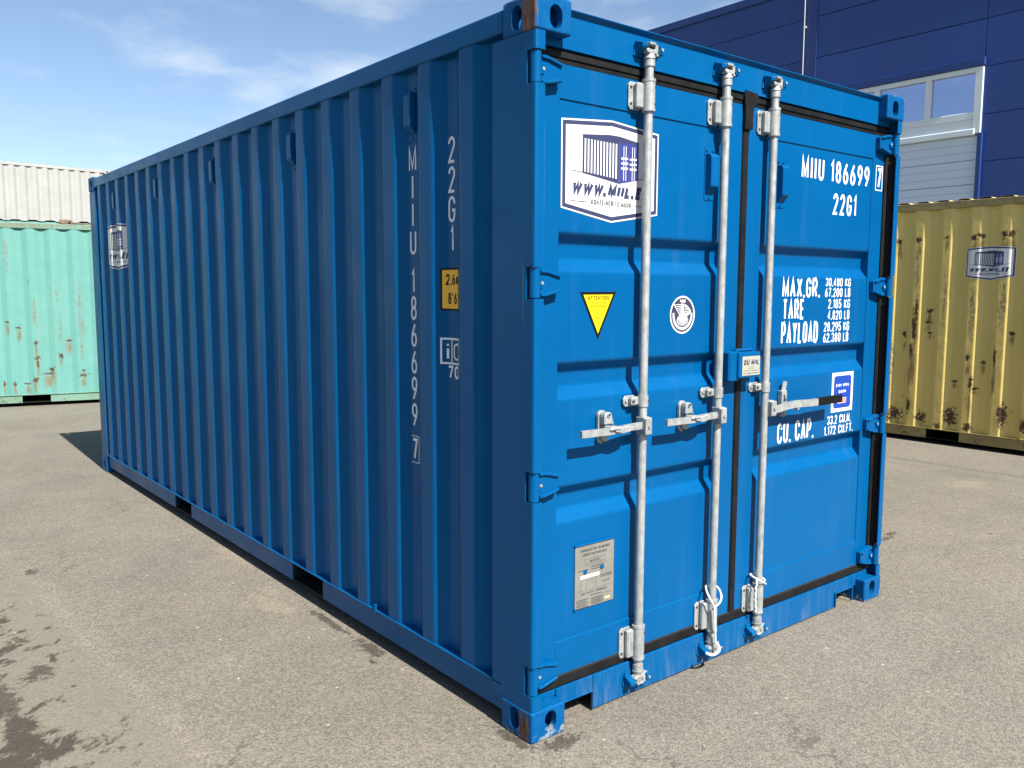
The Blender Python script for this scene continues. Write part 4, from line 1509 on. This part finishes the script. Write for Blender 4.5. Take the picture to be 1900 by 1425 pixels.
def FP(u0):
    return lambda u, v, l: (-l * .0003, u0 - u, v)


pr = Print(FP(.541))
pr.poly(rrect(-.062, 1.541, .062, 1.707, .008), 0, 1)
pr.poly(rrect(-.054, 1.549, .054, 1.699, .005), 1, 0)
pr.text('2,6m', -.040, .044, 1.640, 1.684, .0072, 2, 1)
pr.text('8\'6"', -.030, .046, 1.566, 1.612, .0072, 2, 1)
o = pr.build('sticker', [M['amber'], M['black']], blue)
side_drape(o)
o['label'] = 'amber height sticker'
pr = Print(FP(.541))
pr.line([(-.060, 1.3335), (.060, 1.3335), (.060, 1.430), (-.060, 1.430)], .0075, 0, 0, True)
pr.line([(-.008, 1.336), (-.008, 1.427)], .0065, .5, 0)
pr.text('i', -.038, -.024, 1.346, 1.416, .0115, 0, 0)
pr.text('C', .004, .050, 1.346, 1.414, .0070, 0, 0)
pr.text('70', -.034, .046, 1.273, 1.325, .0095, 0, 0)
o = pr.build('lettering', [M['whiteside']], blue)
side_drape(o)
pr = Print(FP(5.262))
logo(pr, 0, 1.968, 1.04)
o = pr.build('sticker', LOGO_M, blue)
side_drape(o)
o['label'] = 'white company sticker over the ribs'

# ------------------------------------------------------------------ wires hung on two of the bars


def smooth(pts, k=4):
    P = [Vector(p) for p in pts]
    out = []
    for i in range(len(P) - 1):
        p0, p1, p2, p3 = P[max(i - 1, 0)], P[i], P[i + 1], P[min(i + 2, len(P) - 1)]
        for j in range(k):
            t = j / k
            out.append(.5 * ((2 * p1) + (-p0 + p2) * t + (2 * p0 - 5 * p1 + 4 * p2 - p3) * t * t + (-p0 + 3 * p1 - 3 * p2 + p3) * t ** 3))
    out.append(P[-1])
    return out


w = thing('wire_loop', 'white twisted wire hung round the foot of the middle locking bar', 'wire', (1.037, 0, .30))


def XL(o_):
    return lambda p: (p[0] - o_.location.x, p[1] - o_.location.y, p[2] - o_.location.z)


XX = XL(w)
b = B(XX)
loop = [(1.010, -.006, .275), (.996, -.008, .300), (.984, .004, .330), (1.000, .030, .350), (1.037, .055, .352), (1.072, .030, .345), (1.066, .0, .318), (1.045, -.012, .295), (1.020, -.008, .278)]
b.tube(smooth(loop), .0042, 8)
b.build('loop', M['wire'], w)
b = B(XX)
for ph in (0, math.pi):
    p = []
    for i in range(110):
        f = i / 109
        p.append((1.012 + .012 * f + .0022 * math.cos(ph + f * 75), -.009 + .0022 * math.sin(ph + f * 75), .280 - .165 * f))
    b.tube(p, .0030, 6)
b.build('twist', M['wire'], w)
b = B(XX).tube(smooth([(1.024, -.009, .118), (1.030, -.020, .105), (1.018, -.034, .092), (.985, -.036, .084), (.955, -.034, .090), (.938, -.032, .102)]), .0060, 8)
b.build('hook', M['wire'], w)
w = thing('wire_loop', 'white twisted wire wrapped round the right locking bar sleeve near the sill', 'wire', (1.370, 0, .30))
XX = XL(w)
b = B(XX)
b.tube(smooth([(1.404, .012, .286), (1.380, -.006, .300), (1.350, -.006, .318), (1.325, .006, .332), (1.332, .044, .338), (1.37, .056, .330), (1.402, .040, .318), (1.404, .012, .304)]), .0045, 8)
p = []
for i in range(46):
    f = i / 45
    p.append((1.326 - .008 * math.sin(f * 3.0) + .0012 * math.cos(f * 34), .002 + .0012 * math.sin(f * 34), .330 - .15 * f))
b.tube(p, .0044, 6)
b.build('loop', M['wire'], w)

# ------------------------------------------------------------------ loose chippings on the asphalt
random.seed(11)
b = B()
ico = bmesh.new(); bmesh.ops.create_icosphere(ico, subdivisions=1, radius=1)
IV = [v.co.copy() for v in ico.verts]; IFc = [[v.index for v in f.verts] for f in ico.faces]
ico.free()
for i in range(200):
    x = random.uniform(-1.9, 6.5); y = random.uniform(-1.6, 5.5)
    if -.03 < x < 2.47 and -.03 < y < 6.1: continue
    r = random.choice((.0025, .003, .004, .004, .006)) * random.uniform(.7, 1.2)
    rot = Matrix.Rotation(random.uniform(0, 6.28), 3, 'Z')
    b.add([rot @ Vector((v.x * r * 1.3 * random.uniform(.75, 1.2), v.y * r * random.uniform(.75, 1.2), v.z * r * .6)) + Vector((x, y, r * .45)) for v in IV], IFc, random.choice((0, 0, 1)))
o = b.build('gravel', [varied('pale_stone', (.24, .22, .19), .8, 0, .2, 40), varied('grey_stone', (.14, .125, .10), .8, 0, .2, 40)])
o['kind'] = 'stuff'
